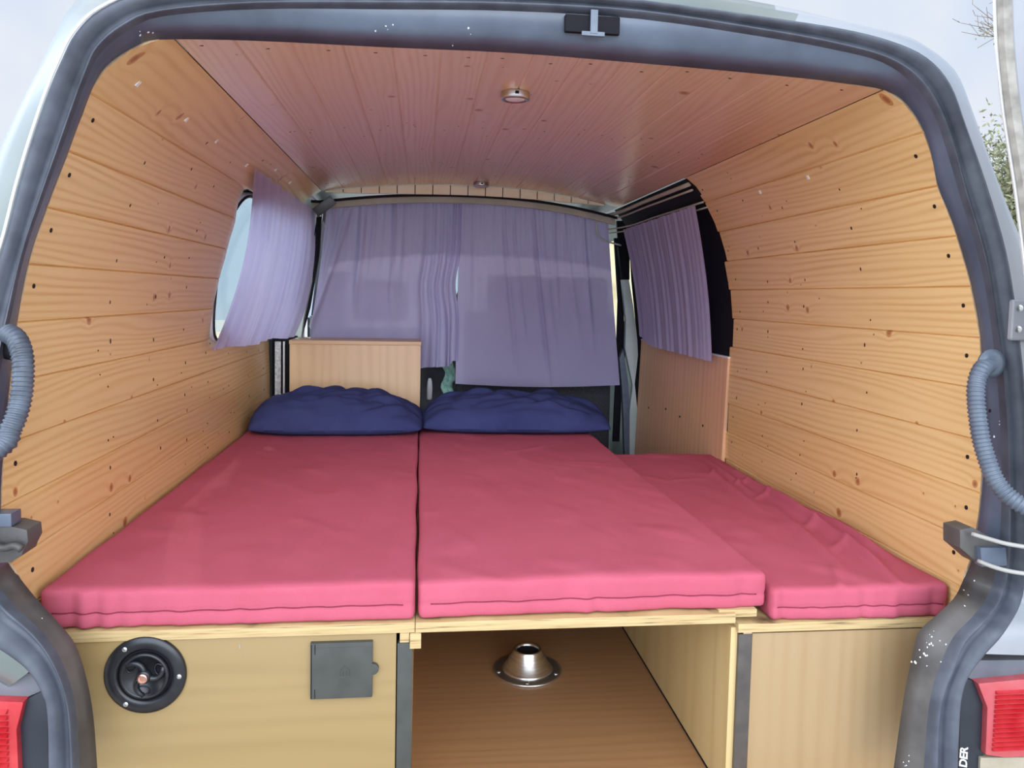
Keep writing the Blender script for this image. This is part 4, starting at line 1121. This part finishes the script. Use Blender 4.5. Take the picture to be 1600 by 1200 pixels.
def f_side_l(s, t_):     # s: near -> far, t: top -> bottom
    p = along(NE, t_).lerp(along(FE, t_), s)
    x = p.x+(.009+.003*t_)*math.sin(s*62+3*math.sin(s*9)+t_*.8)*min(1, s*12)+.0025*math.sin(s*190+t_*2)
    return (x, p.y, p.z+.006*math.sin(s*12)*t_)
curtain(f_side_l, 260, 50, 'sunlit lilac curtain over the left side window')
def f_side_r(s, t_):     # hangs just inside the black glass
    y = 1.125+(2.03-1.125)*s+.045*t_*(1-s)
    top = Vector((.700, 0, 1.262-.004*s)); bot = Vector((.790, 0, .742+.008*s))
    if s > .9: pass
    p = top.lerp(bot, t_)
    zz = p.z+(.035*max(0, (s-.75)/.25)**2*t_)
    x = p.x+.012*math.sin(math.pi*t_)+(.0055)*math.sin(s*58+3*math.sin(s*7)+t_)*(.5+.5*t_)+.0022*math.sin(s*150+t_*2)
    return (x, y, zz)
curtain(f_side_r, 240, 50, 'shaded lilac curtain over the right side window, black glass beside it')

# ------------------------------------------------------------------ lamps on the ceiling
def lamp(px, py, r_, label, sp):
    p = onZ(px, py, 1.405); zc = cz(p.x)+.001
    t_ = thing('ceiling_light', (p.x, p.y, zc), label, 'lamp', 'ceiling lights')
    mb = MB(); mb.lathe([(r_*.97, 0), (r_*.97, .004), (r_, .012), (r_*.97, .017), (r_*.80, .019), (r_*.74, .0165)], (p.x, p.y, zc), '-z', 36)
    mb.build('housing', M['steel'], t_, smooth=True, uv=False)
    mb = MB(); mb.lathe([(r_*.745, .0150), (r_*.60, .0175), (r_*.2, .0185)], (p.x, p.y, zc), '-z', 32); mb.build('diffuser', M['lampglass'], t_, smooth=True, uv=False)
    mb = MB(); mb.box((p.x-.004, p.y-r_-.004, zc-.012), (p.x+.004, p.y-r_+.002, zc-.006)); mb.build('switch', M['dark'], t_, uv=False)
lamp(805, 155, .034, 'round silver ceiling light nearest the rear doorway', 0)
lamp(752, 291, .034, 'small round silver ceiling light near the cab curtains', 0)

# ------------------------------------------------------------------ table-leg socket on the floor
tb = thing('table_leg_base', (.088, .53, 0), 'conical silver table-leg socket screwed to the brown floor', 'table base')
bxp, byp = .088, .53
mb = MB(); mb.lathe([(.086, 0), (.088, .002), (.087, .005), (.080, .006), (.066, .0065)], (bxp, byp, 0), 'z', 48); fl = mb.build('base_flange', M['steel'], tb, smooth=True, uv=False)
for k in range(5):
    an = .3+k*2*math.pi/5+.5; MB().lathe([(.006, 0), (.006, .0015), (.003, .003)], (bxp+.076*math.cos(an), byp+.076*math.sin(an), .006), 'z', 12).build('screw', M['steel'], fl, uv=False)
mb = MB(); mb.lathe([(.066, .006), (.062, .010), (.052, .024), (.040, .045), (.035, .056), (.0345, .058), (.030, .058), (.028, .052), (.027, .010)], (bxp, byp, 0), 'z', 48); mb.build('cone', M['chrome'], tb, smooth=True, uv=False)
mb = MB(); mb.lathe([(.0265, .012), (.0285, .051), (.010, .050)], (bxp, byp, 0), 'z', 24); mb.build('socket_bore', M['dark'], tb, uv=False)

# ------------------------------------------------------------------ cab seats behind the curtains
def rbox(c, s, r_, name, mat, par):
    mb = MB(); mb.box((c[0]-s[0], c[1]-s[1], c[2]-s[2]), (c[0]+s[0], c[1]+s[1], c[2]+s[2])); return mb.build(name, mat, par, bevel=r_, seg=4, uv=False)
s1 = thing('cab_seat', (-.42, 2.45, -.3), 'cab seat hidden behind the left cab curtain, only its shadow showing', 'seat')
rbox((-.42, 2.40, .62), (.23, .05, .33), .045, 'backrest', M['seat'], s1); rbox((-.42, 2.41, 1.09), (.12, .04, .075), .03, 'headrest', M['seat'], s1)
rbox((-.42, 2.66, .20), (.24, .25, .08), .05, 'seat_base', M['seat'], s1); rbox((-.42, 2.62, -.1), (.18, .18, .22), .01, 'pedestal', M['dark'], s1)
for x in (-.46, -.38): MB().tube([(x, 2.41, .93), (x, 2.41, 1.03)], .006, 8).build('headrest_post', M['steel'], s1, uv=False)
s2 = thing('cab_seat', (.38, 2.45, -.3), 'wide dark grey cab bench seat showing below the right cab curtain', 'seat')
rbox((.345, 2.30, .58), (.375, .06, .40), .05, 'backrest', M['seat'], s2)
for x in (.20, .475):
    rbox((x, 2.32, 1.08), (.135, .04, .075), .03, 'headrest', M['seat'], s2)
    for q in (-.04, .04): MB().tube([(x+q, 2.32, .92), (x+q, 2.32, 1.01)], .006, 8).build('headrest_post', M['steel'], s2, uv=False)
rbox((.345, 2.56, .20), (.38, .22, .08), .05, 'seat_base', M['seat'], s2); rbox((.345, 2.56, -.1), (.3, .18, .22), .01, 'pedestal', M['dark'], s2)
# mint cloth and pale bottle between the seats
cl = MB(); rgm = random.Random(2)
v = []; f = []
for j in range(14):
    for i in range(8):
        v.append((-.085+.055*i/7+.01*math.sin(j*.9), 2.36+.015*math.sin(i*2.1+j)+.01*math.sin(j*1.7), .42+.22*j/13))
for j in range(13):
    for i in range(7): f.append((j*8+i, j*8+i+1, (j+1)*8+i+1, (j+1)*8+i))
o = mesh_obj('hanging_cloth', v, f, M['mint'], smooth=True); tag(o, 'crumpled mint green cloth glimpsed between the two cab curtains, above the pillows', 'cloth')
s_ = o.modifiers.new('t', 'SOLIDIFY'); s_.thickness = .002
MB().lathe([(.022, 0), (.024, .01), (.024, .12), (.018, .15), (.008, .165), (.008, .18)], (-.148, 2.30, .36), 'z', 20)
mb = MB(); mb.lathe([(.010, 0), (.012, .005), (.013, .05), (.011, .085), (.006, .10)], (-.150, 2.28, .455), 'z', 20); o = mb.build('gear_knob', M['white'], None, smooth=True, uv=False)
tag(o, 'small pale rounded lever top glimpsed beside the plywood box', 'lever')

# black box under the ceiling corner with hanging cables
bk = thing('speaker', (-.63, 1.95, 1.28), 'small black box hung in the left ceiling corner by the cab curtain', 'speaker')
pc = onY(507, 322, 1.93)
mb = MB(); mb.box((-.046, -.045, -.020), (.046, .045, .020)); mt_ = Matrix.Translation(pc) @ Matrix.Rotation(R(-38), 4, 'Y') @ Matrix.Rotation(R(10), 4, 'X')
mb.v = [mt_ @ q for q in mb.v]; mb.build('case', M['black_plastic'], bk, bevel=.003, uv=False)
for q in range(3):
    a = onY(497+3*q, 333, 1.96); b_ = onY(491+2*q, 372+8*q, 2.0); c = onY(489+q, 420, 2.03)
    MB().tube(spline([a, b_, c], 6), .0018, 6).build('cable', M['dark'], bk, smooth=True, uv=False)

# ------------------------------------------------------------------ outside
hs = thing('stone_wall', (-5, 7, -.6), 'yellow stone wall glimpsed through the left cab window', 'wall')
mb = MB(); mb.box((-7.0, 5.0, -.6), (-2.2, 5.4, 1.35)); mb.build('masonry', M['stone'], hs, uv=False)
mb = MB(); mb.box((-7.0, 4.97, 1.35), (-2.2, 5.43, 1.42)); mb.build('coping', M['bumper'], hs, uv=False)
hs = thing('stone_wall', (4, 9, -.6), 'yellow stone wall glimpsed through the right cab window', 'wall')
mb = MB(); mb.box((1.6, 7.0, -.6), (4.2, 7.4, 1.6)); mb.build('masonry', M['stone'], hs, uv=False)

def bush(px, py, dist, rad, n, label, name, seedv):
    rg = random.Random(seedv); c = onY(px, py, dist)
    t_ = thing(name, (c.x, c.y, -.6), label, 'tree')
    mb = MB(); mb.tube(spline([(c.x+.3, c.y, -.6), (c.x+.2, c.y, c.z*.4), (c.x+.05, c.y, c.z)], 5), lambda q: .07-.045*q, 8)
    for _ in range(26):
        d = Vector((rg.gauss(0, 1), rg.gauss(0, 1), rg.gauss(.3, 1))).normalized()*rad*rg.uniform(.7, 1.25)
        a = c+Vector((.1, 0, -.2*rad)); mb.tube(spline([a, a+d*.5+Vector((0, 0, .05)), a+d], 3), lambda q: .016-.013*q, 5)
    mb.build('branches', M['bark'], t_, uv=False)
    mb = MB()
    for _ in range(n):
        d = Vector((rg.gauss(0, .5), rg.gauss(0, .5), rg.gauss(0, .5)))*rad*.95
        p = c+d; a = Vector((rg.uniform(-1, 1), rg.uniform(-1, 1), rg.uniform(-1, 1))).normalized()*rg.uniform(.02, .05); b_ = a.cross(Vector((rg.uniform(-1, 1), rg.uniform(-1, 1), rg.uniform(-1, 1)))).normalized()*.014
        mb.add([p-a, p+b_, p+a, p-b_], [(0, 1, 2, 3)])
    mb.build('foliage', M['leaf'], t_, uv=False)
bush(1590, 320, 6.5, .80, 9000, 'olive-green bush with bare twigs behind the right rear corner of the van', 'bush', 5)
def twigs(px, py, dist, n, L_, label, seedv, dirx):
    rg = random.Random(seedv); c = onY(px, py, dist)
    t_ = thing('tree', (c.x, c.y, -.6), label, 'tree'); mb = MB()
    mb.tube([(c.x+.5, c.y, -.6), (c.x+.45, c.y, c.z-.3), (c.x+.35, c.y, c.z+.3)], .05, 8)
    for _ in range(n):
        a = Vector((c.x+.42, c.y, c.z+rg.uniform(-.3, .2))); d = Vector((dirx*rg.uniform(.6, 1), rg.gauss(0, .2), rg.gauss(.1, .35)))*L_
        pts = spline([a, a+d*.5+Vector((0, 0, rg.gauss(0, .04))), a+d], 3); mb.tube(pts, lambda q: .010-.007*q, 5)
        for _ in range(4):
            q0 = pts[rg.randrange(2, len(pts))]; e_ = Vector((rg.gauss(-.2, .5), rg.gauss(0, .2), rg.gauss(.3, .5)))*.22; mb.tube([q0, q0+e_], .004, 4)
    mb.build('branches', M['bark'], t_, uv=False)
    mb = MB()
    for _ in range(26):
        p = c+Vector((rg.gauss(0, .10), rg.gauss(0, .1), rg.gauss(0, .05))); a = Vector((rg.uniform(-1, 1), 0, rg.uniform(-1, 1))).normalized()*.022; b_ = Vector((a.z, .3*a.x, -a.x))*.5
        mb.add([p-a, p+b_, p+a, p-b_], [(0, 1, 2, 3)])
    mb.build('foliage', M['leaf'], t_, uv=False)
twigs(1546, 55, 9.5, 9, .80, 'bare-twigged tree poking out beside the open white door', 4, -1)
bpy.context.view_layer.update()
